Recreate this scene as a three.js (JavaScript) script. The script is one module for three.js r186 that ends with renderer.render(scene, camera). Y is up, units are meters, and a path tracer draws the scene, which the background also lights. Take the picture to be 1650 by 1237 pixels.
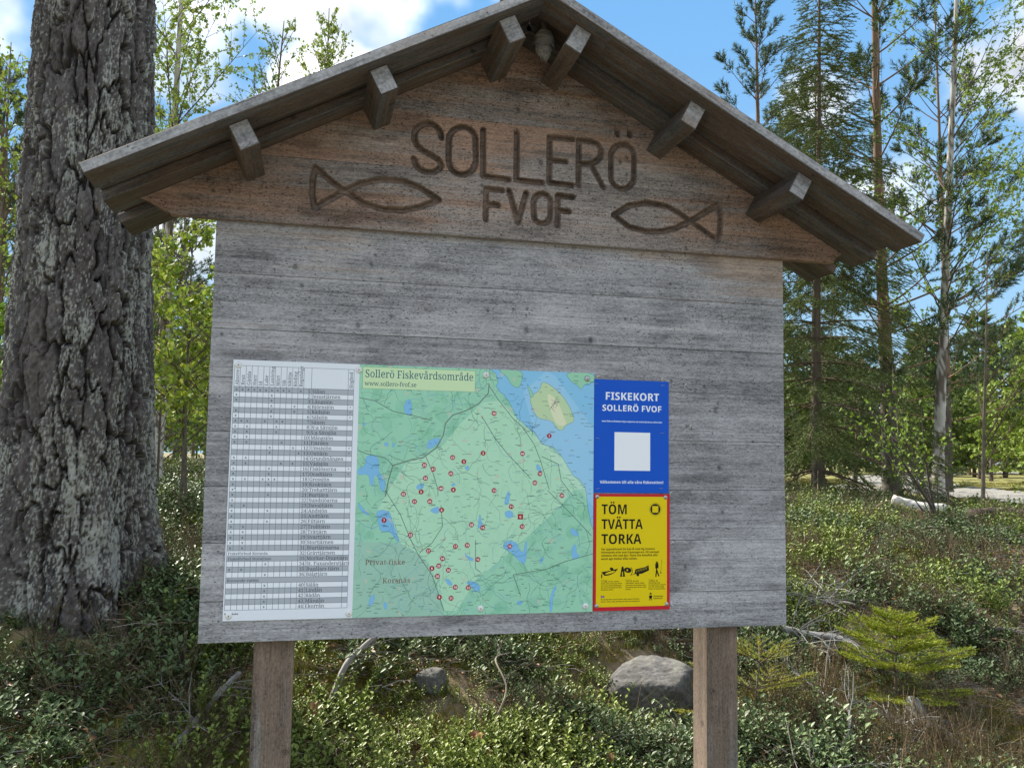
import * as THREE from 'three';
import { mergeGeometries } from 'three/addons/utils/BufferGeometryUtils.js';

// ---------- camera, sky, sun, exposure ----------
const scene = new THREE.Scene();
const camera = new THREE.PerspectiveCamera(47.67, 1024 / 767, 0.05, 900);
camera.position.set(-0.5645, 1.6326, 2.3632);
camera.up.set(-0.0339, 0.9964, 0.0779);
camera.lookAt(-0.5645 + 0.2242, 1.6326 + 0.0836, 2.3632 - 0.971);
scene.add(camera);
const renderer = new THREE.WebGLRenderer({ antialias: true });
renderer.setSize(1024, 767);
renderer.shadowMap.enabled = true;
renderer.toneMapping = THREE.LinearToneMapping;
renderer.toneMappingExposure = 2.2;

const SUN = new THREE.Vector3(-0.5, 0.95, -0.72).normalize();
const sun = new THREE.DirectionalLight(new THREE.Color(1.0, 0.94, 0.84), 5.0);
sun.position.copy(SUN).multiplyScalar(40);
sun.castShadow = true;
sun.shadow.mapSize.set(4096, 4096);
Object.assign(sun.shadow.camera, { left: -16, right: 16, top: 16, bottom: -16, near: 1, far: 120 });
sun.shadow.radius = 3;
scene.add(sun, sun.target);

// ---------- random numbers and noise ----------
function rng(seed) { let s = seed | 0; return () => { s = (s + 0x6d2b79f5) | 0; let t = Math.imul(s ^ (s >>> 15), 1 | s); t = (t + Math.imul(t ^ (t >>> 7), 61 | t)) ^ t; return ((t ^ (t >>> 14)) >>> 0) / 4294967296; }; }
function h3(x, y, z) { let n = Math.imul(x, 374761393) ^ Math.imul(y, 668265263) ^ Math.imul(z, 1274126177); n = Math.imul(n ^ (n >>> 13), 1274126177); return ((n ^ (n >>> 16)) >>> 0) / 4294967296; }
const sm = (t) => t * t * (3 - 2 * t);
const clamp = (v, a = 0, b = 1) => Math.min(b, Math.max(a, v));
const sstep = (a, b, x) => sm(clamp((x - a) / (b - a)));
const lerp = (a, b, t) => a + (b - a) * t;
function vn(x, y, s = 0) { const X = Math.floor(x), Y = Math.floor(y), u = sm(x - X), v = sm(y - Y); return lerp(lerp(h3(X, Y, s), h3(X + 1, Y, s), u), lerp(h3(X, Y + 1, s), h3(X + 1, Y + 1, s), u), v); }
function vn3(x, y, z) { const Z = Math.floor(z), w = sm(z - Z); return lerp(vn(x, y, Z * 17 + 5), vn(x, y, Z * 17 + 22), w); }
function fbm(x, y, s, o = 4) { let a = 0.5, v = 0, n = 0; for (let i = 0; i < o; i++) { v += a * vn(x, y, s + i * 31); n += a; a *= 0.5; x = x * 2.03 + 7.1; y = y * 2.03 + 3.7; } return v / n; }
function fbm3(x, y, z, o = 5) { let a = 0.5, v = 0, n = 0; for (let i = 0; i < o; i++) { v += a * vn3(x, y, z); n += a; a *= 0.5; x = x * 2.05 + 3.1; y = y * 2.05 + 1.7; z = z * 2.05 + 5.3; } return v / n; }
function cells(x, y, s) { const X = Math.floor(x), Y = Math.floor(y); let f1 = 9, f2 = 9, id = 0; for (let j = -1; j < 2; j++) for (let i = -1; i < 2; i++) { const a = X + i, b = Y + j, d = Math.hypot(a + h3(a, b, s) - x, b + h3(a, b, s + 1) - y); if (d < f1) { f2 = f1; f1 = d; id = h3(a, b, s + 2); } else if (d < f2) f2 = d; } return [f1, f2, id]; }
const V = (x, y, z) => new THREE.Vector3(x, y, z);

// the sky: blue air, paler low down, with drifting white cumulus
{
  const w = 2048, h = 1024, d = new Float32Array(w * h * 4);
  const blobs = [[-0.30, 0.41, -0.86, 0.07, 1], [-0.20, 0.47, -0.86, 0.06, 0.75], [-0.14, 0.43, -0.89, 0.055, 0.7], [-0.03, 0.46, -0.89, 0.05, 0.85], [-0.012, 0.402, -0.914, 0.045, 1], [0.028, 0.392, -0.917, 0.035, 1], [0.07, 0.475, -0.88, 0.045, 0.7], [0.125, 0.49, -0.86, 0.03, 0.5], [0.18, 0.49, -0.855, 0.02, 0.8], [0.655, 0.41, -0.64, 0.06, 1], [0.49, 0.37, -0.79, 0.035, 0.75], [0.57, 0.27, -0.77, 0.045, 0.6], [0.60, 0.07, -0.79, 0.05, 0.7], [0.67, 0.05, -0.74, 0.05, 0.7], [-0.15, 0.22, -0.965, 0.07, 0.7], [0.41, 0.18, -0.89, 0.05, 0.6]];
  for (let j = 0; j < h; j++) for (let i = 0; i < w; i++) {
    const el = (j + 0.5) / h * Math.PI - Math.PI / 2, az = (i + 0.5) / w * 2 * Math.PI - Math.PI;
    const y = Math.sin(el), c = Math.cos(el), x = c * Math.cos(az), z = c * Math.sin(az);
    const up = Math.max(y, 0), low = Math.pow(1 - up, 3.2);
    let r = lerp(0.078, 0.26, low), g = lerp(0.215, 0.39, low), b = lerp(0.43, 0.465, low);
    if (y > -0.02) {
      const k = 1 / (up + 0.35), n = fbm3(x * k * 3.1 + 9, y * 4.2 * k + 4, z * k * 3.1 + 2, 6);
      let m = sstep(0.47, 0.62, n + 0.10 * (fbm3(x * 1.5 + 40, y * 1.5, z * 1.5 + 3, 2) - 0.5));
      if (z < -0.35 && x > -0.55 && x < 0.8 && y < 0.62) m *= 0.0;
      for (const [bx, by, bz, s, a] of blobs) { const q = ((x - bx) ** 2 + ((y - by) * 1.25) ** 2 + (z - bz) ** 2) / (s * s); if (q < 6) m = Math.max(m, a * sstep(0.40, 1.02, Math.exp(-q * 0.42) + 1.5 * (fbm3(x * 15 + 3, y * 19, z * 15, 6) - 0.5))); }
      const body = 0.56 + 0.95 * (fbm3(x * 9 + 1, y * 11 + 8, z * 9, 5) - 0.38);
      m *= sstep(-0.02, 0.05, y);
      r = lerp(r, body * 0.99, m); g = lerp(g, body, m); b = lerp(b, body * 1.02, m);
    }
    d.set([r, g, b, 1], (j * w + i) * 4);
  }
  const t = new THREE.DataTexture(d, w, h, THREE.RGBAFormat, THREE.FloatType);
  t.mapping = THREE.EquirectangularReflectionMapping; t.magFilter = t.minFilter = THREE.LinearFilter; t.needsUpdate = true;
  scene.background = t; scene.environment = t;
}

// ---------- helpers ----------
const taken = new Map();
function numbered(n) { const k = taken.get(n) || 0; taken.set(n, k + 1); return k ? n + '_' + String(k).padStart(3, '0') : n; }
function put(o, name, parent) { o.name = parent === scene ? numbered(name) : name; if (o.isMesh) { o.castShadow = true; o.receiveShadow = true; } parent.add(o); return o; }
function part(name, geo, mat, parent) { return put(new THREE.Mesh(geo, mat), name, parent); }
function tag(o, label, category, group) { o.userData.label = label; o.userData.category = category; if (group) o.userData.group = group; return o; }
function thing(name, label, category, pos = [0, 0, 0], group) { const o = new THREE.Group(); o.position.set(...pos); put(o, name, scene); return tag(o, label, category, group); }
function structure(name, geo, mat, label) { const m = part(name, geo, mat, scene); m.userData.kind = 'structure'; if (label) m.userData.label = label; return m; }

class GB {   // collects triangles, with a colour per vertex
  constructor() { this.p = []; this.c = []; this.i = []; this.u = []; }
  v(x, y, z, c, u = 0, w = 0) { this.p.push(x, y, z); this.c.push(c[0], c[1], c[2]); this.u.push(u, w); return this.p.length / 3 - 1; }
  tri(a, b, c) { this.i.push(a, b, c); }
  tube(pts, rad, seg, col, rough = 0, seed = 1, vs = 1) {   // pts: Vector3[], rad: number[]
    const n = pts.length, t = V(), a = V(), b = V(); let prev = null, len = 0;
    for (let k = 0; k < n; k++) {
      t.copy(pts[Math.min(n - 1, k + 1)]).sub(pts[Math.max(0, k - 1)]).normalize();
      if (!prev) a.set(Math.abs(t.y) > 0.9 ? 1 : 0, Math.abs(t.y) > 0.9 ? 0 : 1, 0); else a.copy(prev);
      a.addScaledVector(t, -a.dot(t)).normalize(); prev = a.clone(); b.crossVectors(t, a);
      if (k) len += pts[k].distanceTo(pts[k - 1]);
      const cc = typeof col === 'function' ? null : col;
      for (let s = 0; s <= seg; s++) {
        const th = s / seg * 2 * Math.PI, q = s % seg, r = rad[k] * (1 + rough * (h3(k, q, seed) - 0.5)), x = Math.cos(th) * r, y = Math.sin(th) * r;
        this.v(pts[k].x + a.x * x + b.x * y, pts[k].y + a.y * x + b.y * y, pts[k].z + a.z * x + b.z * y, cc || col(k / (n - 1), q, pts[k]), s / seg, len * vs);
      }
      if (k) { const o = this.p.length / 3 - 2 * (seg + 1); for (let s = 0; s < seg; s++) { const p = o + s, q = p + seg + 1; this.i.push(p, p + 1, q, p + 1, q + 1, q); } }
    }
    for (const e of [0, n - 1]) { const o = this.p.length / 3 - (n - e) * (seg + 1); if (rad[e] > 0.004) { const m = this.v(pts[e].x, pts[e].y, pts[e].z, typeof col === 'function' ? col(e ? 1 : 0, 0, pts[e]) : col, 0.5, 0); const base = o - (0); for (let s = 0; s < seg; s++) e ? this.i.push(m, base + s, base + s + 1) : this.i.push(m, base + s + 1, base + s); if (!e) continue; } }
  }
  blade(p, d, len, w, side, c) {   // a thin tapered needle or grass blade
    const a = this.v(p.x - side.x * w / 2, p.y - side.y * w / 2, p.z - side.z * w / 2, c), b = this.v(p.x + side.x * w / 2, p.y + side.y * w / 2, p.z + side.z * w / 2, c), e = this.v(p.x + d.x * len, p.y + d.y * len, p.z + d.z * len, c);
    this.i.push(a, b, e);
  }
  leaf(p, d, side, len, w, c, fold = 0.25) {   // a folded oval leaf: four triangles
    const n = V().crossVectors(side, d), q = (t, s, u) => this.v(p.x + d.x * len * t + side.x * w * s + n.x * u * w, p.y + d.y * len * t + side.y * w * s + n.y * u * w, p.z + d.z * len * t + side.z * w * s + n.z * u * w, c);
    const a = q(0, 0, 0), l = q(0.45, -0.5, fold), r = q(0.45, 0.5, fold), e = q(1, 0, -0.1), l2 = q(0.78, -0.33, fold * 0.6), r2 = q(0.78, 0.33, fold * 0.6);
    this.i.push(a, e, l, l, e, l2, a, r, e, r, r2, e);
  }
  rhomb(p, d, side, len, w, c) { const q = (t, s) => this.v(p.x + d.x * len * t + side.x * w * s, p.y + d.y * len * t + side.y * w * s, p.z + d.z * len * t + side.z * w * s, c); const a = q(0, 0), l = q(0.42, -0.5), r = q(0.42, 0.5), e = q(1, 0); this.i.push(a, r, l, l, r, e); }
  geo(normals = true) {
    const g = new THREE.BufferGeometry();
    g.setAttribute('position', new THREE.Float32BufferAttribute(this.p, 3)); g.setAttribute('color', new THREE.Float32BufferAttribute(this.c, 3)); g.setAttribute('uv', new THREE.Float32BufferAttribute(this.u, 2));
    g.setIndex(this.i); if (normals) g.computeVertexNormals(); return g;
  }
}
const vcol = (o = {}) => new THREE.MeshStandardMaterial({ vertexColors: true, roughness: 0.85, ...o });
const leafMat = (t = 0.4, rough = 0.9) => new THREE.MeshPhysicalMaterial({ vertexColors: true, roughness: rough, transmission: t, thickness: 0, side: THREE.DoubleSide, specularIntensity: 0.4 });
const dataTex = (d, w, h, srgb) => { const t = new THREE.DataTexture(d, w, h, THREE.RGBAFormat); t.magFilter = t.minFilter = THREE.LinearFilter; t.wrapS = t.wrapT = THREE.RepeatWrapping; if (srgb) t.colorSpace = THREE.SRGBColorSpace; t.needsUpdate = true; return t; };
const MAP = { lake: [1361,-1,1400,23,1414,73,1401,90,1423,123,1449,139,1484,189,1511,238,1529,272,1564,296,1590,321,1634,353,1670,407,1740,427,1794,485,1830,544,1857,586,1892,603,1928,653,1938,699,1938,717,1947,776,1966,860,1988,919,1989,440,1981,-7,1717,-4,1551,-5],
 lands: [[1412,-3,1555,-3,1552,51,1535,103,1491,87,1465,38,1430,14],[1665,56,1709,71,1754,104,1790,137,1826,187,1853,246,1862,280,1809,299,1792,333,1757,325,1730,275,1668,272,1633,252,1606,194,1597,152,1614,134,1657,107],[1578,67,1600,101,1623,142,1601,151,1587,101],[1797,-4,1981,-3,1977,54,1914,65,1901,99,1878,74,1833,50]],
 lakes: [[696,482,764,493,769,533,767,581,808,613,798,693,777,661,763,597,743,589,741,645,725,653,715,582,656,598,655,554,694,550],[1034,399,1099,381,1084,422,1027,456,1022,423],[902,185,934,176,940,270,908,263,891,239],[675,309,695,317,680,337],[794,415,818,419,815,439,795,436],[834,415,855,426,839,451],[970,643,1015,631,1011,659,975,672],[1163,634,1184,630,1184,646,1163,650],[1236,539,1261,534,1253,563,1236,555],[1641,517,1658,529,1676,563,1641,559],[1479,670,1492,678,1485,752,1455,744],[757,794,780,774,836,786,842,826,893,953,869,937,835,889,783,893,774,849],[660,730,689,770,733,806,698,802,665,762],[1051,773,1100,753,1097,802,1051,786],[1464,785,1494,777,1520,802,1490,826,1465,810],[1321,798,1329,806,1334,842,1343,855,1314,887,1317,834],[1454,966,1488,937,1539,958,1548,991,1575,1016,1582,942,1595,950,1588,1086,1541,1048,1506,1007,1463,990],[1661,1066,1678,1033,1695,1038,1674,1074],[1851,868,1895,910,1878,927,1838,902],[1852,977,1878,960,1878,1019,1905,1027,1870,1052,1848,1035],[1749,1199,1771,1187,1746,1248,1742,1338,1725,1334,1728,1264],[1536,1272,1578,1269,1562,1297,1545,1293],[1133,1148,1158,1144,1183,1173,1167,1188],[1245,1162,1307,1159,1341,1200,1312,1223,1287,1191],[741,1228,769,1220,751,1283,731,1282],[809,1253,838,1277,819,1312],[1241,1000,1263,1029,1296,1037,1288,1058,1254,1037]],
 zone: [1330,185,1424,174,1529,272,1590,321,1670,407,1794,485,1857,586,1928,653,1857,667,1770,768,1599,917,1307,1159,1202,1317,1137,1315,1101,1187,1049,1059,991,1010,893,953,768,778,806,701,906,531,1019,489,1117,422,1198,313], priv: [647,944,893,953,991,1010,1050,1075,1137,1339,643,1342],
 roads: [[1363,83,1359,134,1305,194,1238,233,1163,260,1123,306,1112,373,1076,439,1003,497,946,506,842,540,820,621,806,705],[1363,92,1415,166,1503,272,1555,313,1626,412,1662,496,1689,579,1717,663],[1323,260,1402,383,1472,465,1612,605],[1671,479,1768,520,1786,612,1858,702],[1019,489,1063,586,1089,667,1090,703],[805,674,889,802,949,938,992,1018,1067,1123,1137,1315],[1708,668,1859,810,1966,919],[1108,753,1119,866,1063,955,999,1002],[1303,940,1305,1094,1331,1111],[1976,1020,1817,1060,1713,1100,1517,1130,1561,1244],[655,180,736,194,834,248,949,270,1048,292],[656,462,696,478,801,500,842,540]],
 marks: [1394,245,30,1713,363,1,1336,466,2,1229,514,3,1166,492,23,1158,579,22,1012,535,25,1061,557,41,1020,606,24,998,680,5,1106,661,40,1174,668,4,903,692,42,1401,670,13,1560,465,44,1662,575,10,1633,626,43,1791,696,29,963,732,21,1046,731,26,1112,777,6,803,832,7,946,910,32,1278,857,28,1341,873,14,1500,758,11,1564,867,12,1495,975,15,1192,973,17,1257,967,19,1045,995,27,1122,1037,34,1317,1044,16,1103,1076,35,1066,1089,8,1156,1099,36,1097,1131,20,1196,1191,18,1267,1195,33,1110,1242,9,1174,1249,31,1553,813,0] };
const CARVED = [['S',[[-0.2368,1.3663,-0.2402,1.3821,-0.246,1.3918,-0.2546,1.399,-0.2652,1.4031,-0.2767,1.4037,-0.2881,1.4007,-0.2983,1.3945,-0.3065,1.3856,-0.3118,1.3749,-0.3129,1.3564,-0.3043,1.3363,-0.2872,1.3238,-0.2613,1.3128,-0.2427,1.3018,-0.235,1.289,-0.2406,1.2757,-0.2566,1.2661,-0.2749,1.2644,-0.2947,1.27,-0.3067,1.2824,-0.3122,1.2997]]],['O',[[-0.2159,1.3597,-0.2139,1.3735,-0.2075,1.3861,-0.1975,1.396,-0.1851,1.402,-0.1717,1.4034,-0.1591,1.3999,-0.1486,1.3921,-0.1417,1.3807,-0.1391,1.3673,-0.1379,1.309,-0.14,1.2952,-0.1465,1.2827,-0.1565,1.2729,-0.169,1.2671,-0.1823,1.2659,-0.1948,1.2694,-0.2052,1.2773,-0.212,1.2886,-0.2146,1.3018,-0.2159,1.3597]]],['L',[[-0.1186,1.4011,-0.1168,1.2674,-0.0432,1.2641]]],['L',[[-0.0209,1.401,-0.0203,1.2646,0.0554,1.2636]]],['E',[[0.1449,1.3999,0.0763,1.3992,0.0764,1.2655,0.1439,1.2636],[0.0771,1.3311,0.125,1.3317]]],['R',[[0.1636,1.2654,0.1648,1.3987,0.2015,1.3985,0.2216,1.3926,0.233,1.3756,0.2299,1.3541,0.214,1.3385,0.1901,1.3308,0.1646,1.3308],[0.1996,1.3317,0.2394,1.2657]]],['O_umlaut',[[0.2622,1.3612,0.2642,1.3735,0.2704,1.3847,0.2798,1.3936,0.2915,1.3989,0.3039,1.4002,0.3157,1.3971,0.3253,1.3901,0.3316,1.38,0.3338,1.368,0.334,1.3046,0.3319,1.2923,0.3257,1.2811,0.3162,1.2724,0.3046,1.2672,0.2922,1.2661,0.2805,1.2693,0.271,1.2763,0.2648,1.2864,0.2626,1.2982,0.2622,1.3612],[0.282,1.4397,0.2821,1.4278],[0.3196,1.4412,0.3196,1.4292]]],['F',[[-0.061,1.2306,-0.1064,1.2312,-0.1063,1.1438],[-0.1056,1.1875,-0.0724,1.1872]]],['V',[[-0.0404,1.2308,-0.0138,1.1419,0.0094,1.229]]],['O',[[0.0314,1.2036,0.0327,1.2123,0.0369,1.2201,0.0434,1.2262,0.0515,1.2299,0.0601,1.2306,0.0682,1.2283,0.0749,1.2233,0.0793,1.2161,0.081,1.2077,0.0814,1.1712,0.08,1.1625,0.0758,1.1547,0.0692,1.1486,0.0612,1.145,0.0526,1.1444,0.0445,1.1467,0.0379,1.1517,0.0335,1.1589,0.0319,1.1673,0.0314,1.2036]]],['F',[[0.1482,1.2292,0.1026,1.23,0.102,1.1424],[0.1031,1.1862,0.136,1.1858]]],['fish',[[-0.5758,1.2501,-0.5373,1.2188,-0.496,1.1911,-0.4445,1.1612,-0.3874,1.149,-0.3373,1.1508,-0.2871,1.166,-0.2394,1.1892,-0.2957,1.2201,-0.3395,1.2333,-0.3969,1.2327,-0.4532,1.2174,-0.496,1.1911,-0.5356,1.166,-0.5748,1.1389,-0.5823,1.1772,-0.5817,1.2206,-0.5758,1.2501]]],['fish',[[0.5986,1.1331,0.5562,1.1603,0.5116,1.1864,0.4764,1.2075,0.4347,1.2263,0.3769,1.2311,0.3197,1.2185,0.2713,1.1857,0.32,1.1544,0.3771,1.1446,0.4265,1.1506,0.468,1.1632,0.5116,1.1864,0.5564,1.2154,0.6008,1.2439,0.6083,1.2059,0.6064,1.1657,0.5986,1.1331]]]];
// ---------- ground ----------
const prof = (pts, z) => { if (z >= pts[0][0]) return pts[0][1]; for (let k = 1; k < pts.length; k++) if (z >= pts[k][0]) return lerp(pts[k - 1][1], pts[k][1], (pts[k - 1][0] - z) / (pts[k - 1][0] - pts[k][0])); return pts[pts.length - 1][1]; };
const PR = [[1.5, 0], [0.7, 0.22], [0, 0.5], [-0.5, 0.62], [-1.1, 0.7], [-1.8, 0.93], [-3.5, 1.13], [-6, 1.17], [-15, 1.16], [-60, 1.2]];
const PL = [[1.5, 0], [0.7, 0.28], [0, 0.6], [-0.4, 0.78], [-0.8, 0.95], [-1.2, 1.1], [-2, 1.2], [-3.5, 1.23], [-8, 1.23], [-60, 1.2]];
function ground(x, z) {
  const k = sstep(0.7, -1.0, x); let y = lerp(prof(PR, z), prof(PL, z), k);
  const rough = sstep(1.6, 0.4, z) * sstep(40, 12, Math.hypot(x, z));
  y += rough * ((fbm(x * 2.1 + 5, z * 2.1, 3, 4) - 0.5) * 0.16 + (fbm(x * 9, z * 9, 8, 3) - 0.5) * 0.05);
  y -= 0.2 * Math.exp(-(((x - 0.85) / 0.32) ** 2 + ((z + 0.98) / 0.3) ** 2));
  y -= 0.10 * sstep(7.0, 9.5, x + z * 0.15) * sstep(-4, -7, z);
  return y;
}
{
  const N = 440, ax = (s) => 2.2 * Math.sinh(5.6 * s), gb = new GB();
  for (let j = 0; j <= N; j++) for (let i = 0; i <= N; i++) {
    const x = 0.9 + ax(i / N * 2 - 1), z = -1.2 + ax(j / N * 2 - 1);
    const m = fbm(x * 3.2, z * 3.2, 41, 4), l = fbm(x * 14, z * 14, 57, 3), f = fbm(x * 0.5, z * 0.5, 91, 3);
    const moss = sstep(0.48, 0.6, m), litter = [0.11 + 0.12 * l, 0.085 + 0.09 * l, 0.052 + 0.05 * l], mo = [0.12 + 0.08 * l, 0.115 + 0.07 * l, 0.03];
    const far = sstep(5.2, 6.6, x + z * 0.12) * sstep(-3, -6, z), gr = [0.15 + 0.10 * f, 0.16 + 0.07 * f, 0.05];
    const c = [0, 1, 2].map((k) => lerp(lerp(litter[k], mo[k], moss), gr[k], far * (0.7 + 0.3 * l)));
    gb.v(x, ground(x, z) + (Math.hypot(x, z) < 9 ? 0.02 * (l - 0.5) : 0), z, c);
    if (i && j) { const b = j * (N + 1) + i; gb.i.push(b - N - 2, b - 1, b - N - 1, b - N - 1, b - 1, b); }
  }
  structure('forest_floor', gb.geo(), vcol({ roughness: 1 }), 'mossy forest floor of brown litter rising behind the board');
}
function roadSheet(name, line, half, label, lo = 0.15) {
  const gb = new GB(), n = line.length, M = 12;
  const curve = new THREE.CatmullRomCurve3(line.map(([x, z]) => V(x, 0, z))), K = n * 16;
  for (let k = 0; k <= K; k++) {
    const p = curve.getPoint(k / K), t = curve.getTangent(k / K);
    for (let m = 0; m <= M; m++) { const s = (m / M * 2 - 1) * half * (1 + 0.06 * (vn(k * 0.4, m > 6 ? 3 : 8, 4) - 0.5)), x = p.x - t.z * s, z = p.z + t.x * s, g = lo + 0.1 * fbm(x * 2, z * 2, 12, 4); gb.v(x, ground(x, z) + 0.03, z, [g * 1.04, g, g * 0.92]); if (k && m) { const b = k * (M + 1) + m; gb.i.push(b - M - 2, b - M - 1, b - 1, b - M - 1, b, b - 1); } }
  }
  structure(name, gb.geo(), vcol({ roughness: 1 }), label);
}
roadSheet('gravel_track', [[10, 8], [8.6, 0], [8.4, -5], [9.6, -8.8], [12.6, -13.6], [16, -20], [24, -30], [50, -50]], 1.2, 'pale gravel track curving behind the birch');
roadSheet('gravel_road', [[-60, 4.8], [-20, 4.6], [0, 4.6], [20, 4.6], [60, 4.8]], 3.0, 'grey-brown gravel road in front of the board', 0.09);
roadSheet('forest_path', [[1.5, -7], [5, -8.6], [8.4, -10.6], [11.6, -13.4]], 0.8, 'narrow gravel path joining the track behind the birch');
// ---------- wood ----------
// Weathered softwood: grain along u. knots: [u, v, size] in metres. The colour runs from grey (weathered) to brown (sheltered) in streaks.
function weathered(wm, hm, ppm, o) {
  const w = Math.round(wm * ppm), h = Math.round(hm * ppm), col = new Uint8Array(w * h * 4), hgt = new Float32Array(w * h), R = rng(o.seed);
  const knots = o.knots, px = new Float32Array(w * h * 3);
  for (let j = 0; j < h; j++) for (let i = 0; i < w; i++) {
    let x = i / ppm, y = j / ppm, kd = 0;
    const pl = o.plank ? o.plank(y) : 0;
    let yy = y;
    for (const [kx, ky, ks] of knots) { const dx = x - kx, dy = y - ky; if (Math.abs(dx) < ks * 7 && Math.abs(dy) < ks * 4) { const e = Math.exp(-(dx * dx) / (ks * ks * 5)); yy += -dy * 0.75 * e * Math.exp(-(dy * dy) / (ks * ks * 2.2)); const q = Math.hypot(dx, dy * 0.8 + dx * 0.15) / ks; kd = Math.max(kd, sstep(1.0, 0.35, q) * 0.9 + (q < 1.25 ? 0.35 * Math.sin(q * 16) * sstep(1.25, 0.9, q) : 0)); } }
    const wob = 0.012 * fbm(x * 1.3 + pl * 7.7, yy * 6 + pl * 3, o.seed, 3);
    const ring = fbm(x * 0.55 + pl * 5, (yy + wob) * 170 + pl * 11, o.seed + 3, 3);
    const fib = fbm(x * 26, yy * 900, o.seed + 9, 2), cloud = fbm(x * 3.1 + pl * 3.3, y * 9 + pl, o.seed + 14, 4), streak = fbm(x * 1.6 + pl * 9, yy * 60, o.seed + 21, 4);
    const brown = o.brown ? clamp(o.brown(x, y, cloud, streak)) : 0;
    let v = 0.62 + 0.36 * (ring - 0.5) + 0.30 * (fib - 0.5) + 0.45 * (cloud - 0.5) + 0.26 * (streak - 0.5) + 0.35 * (fbm(x * 11, y * 24, o.seed + 51, 3) - 0.5) + 0.34 * (vn(x * 210, y * 430, o.seed + 61) - 0.5) + 0.22 * (vn(x * 70, y * 640, o.seed + 67) - 0.5);
    v *= 1 - 0.6 * kd;
    const blot = sstep(0.60, 0.78, fbm(x * 7 + pl, y * 26, o.seed + 33, 4)) * (o.blot ?? 0.35); v *= 1 - blot;
    const tone = h3(pl, 5, o.seed) * 0.24 + 0.88;
    const a = o.grey, b = o.brownCol, q = (j * w + i) * 3;
    for (let k = 0; k < 3; k++) px[q + k] = lerp(a[k], b[k], brown) * v / 0.62 * tone;
    hgt[j * w + i] = ring * 0.55 + fib * 0.35 - kd * 0.4;
  }
  for (let n = 0; n < o.specks; n++) {
    const x = R() * wm, y = R() * hm, keep = o.speckAt ? o.speckAt(x, y) : 1; if (R() > keep) continue;
    const L = (0.0011 + 0.0034 * R() * R()) * (R() < 0.06 ? 2 : 1), T = 0.0008 + 0.0010 * R(), s = 0.5 + 0.48 * R();
    for (let j = Math.floor((y - T) * ppm); j <= (y + T) * ppm; j++) for (let i = Math.floor((x - L) * ppm); i <= (x + L) * ppm; i++) {
      if (i < 0 || j < 0 || i >= w || j >= h) continue; const q = Math.hypot((i / ppm - x) / L, (j / ppm - y) / T), f = 1 - s * sstep(1.2, 0.4, q), k = (j * w + i) * 3; px[k] *= f; px[k + 1] *= f; px[k + 2] *= f; hgt[j * w + i] -= 0.5 * (1 - f);
    }
  }
  for (let n = 0; n < (o.cracks || 0); n++) {
    let x = R() * wm, y = R() * hm; const L = 0.05 + 0.3 * R() * R(), s = 0.25 + 0.35 * R(), st = 1 / ppm;
    for (let d = 0; d < L; d += st) { y += (R() - 0.5) * 0.0005; const i = Math.floor((x + d) * ppm), j = Math.floor(y * ppm); if (i < w && j >= 0 && j < h) { const k = (j * w + i) * 3, f = 1 - s * Math.sin(Math.PI * d / L); px[k] *= f; px[k + 1] *= f; px[k + 2] *= f; hgt[j * w + i] -= 0.5; } }
  }
  const bmp = new Uint8Array(w * h * 4);
  for (let k = 0; k < w * h; k++) { for (let c = 0; c < 3; c++) { const l = clamp(px[k * 3 + c]); col[k * 4 + c] = 255 * (l <= 0.0031308 ? 12.92 * l : 1.055 * Math.pow(l, 1 / 2.4) - 0.055); } col[k * 4 + 3] = bmp[k * 4 + 3] = 255; const b = clamp(hgt[k]) * 255; bmp[k * 4] = bmp[k * 4 + 1] = bmp[k * 4 + 2] = b; }
  return new THREE.MeshStandardMaterial({ map: dataTex(col, w, h, true), bumpMap: dataTex(bmp, w, h), bumpScale: o.bump || 0.0009, roughness: 0.9 });
}
// uv in metres from the board's own axes, over a texture of wm x hm metres
function planUV(g, wm, hm, ox, oy, swap) {
  const p = g.attributes.position, nrm = g.attributes.normal, uv = new Float32Array(p.count * 2);
  for (let k = 0; k < p.count; k++) { const x = p.getX(k), y = p.getY(k), z = p.getZ(k), a = swap ? y : x, b = swap ? x : y; uv[2 * k] = (a + ox + (Math.abs(swap ? nrm.getY(k) : nrm.getX(k)) > 0.8 ? z : 0)) / wm; uv[2 * k + 1] = (b + oy + (Math.abs(nrm.getZ(k)) < 0.5 ? z : 0)) / hm; }
  g.setAttribute('uv', new THREE.BufferAttribute(uv, 2)); return g;
}
function chamferBox(x0, x1, y0, y1, z0, z1, c = 0.002) {   // a box with bevelled edges, as a bevelled extrusion along z
  const s = new THREE.Shape(); s.moveTo(x0 + c, y0 + c); s.lineTo(x1 - c, y0 + c); s.lineTo(x1 - c, y1 - c); s.lineTo(x0 + c, y1 - c); s.closePath();
  const g = new THREE.ExtrudeGeometry(s, { depth: z1 - z0 - 2 * c, bevelEnabled: true, bevelSize: c, bevelThickness: c, bevelSegments: 1, curveSegments: 1 }); g.translate(0, 0, z0 + c); return g;
}

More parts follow.
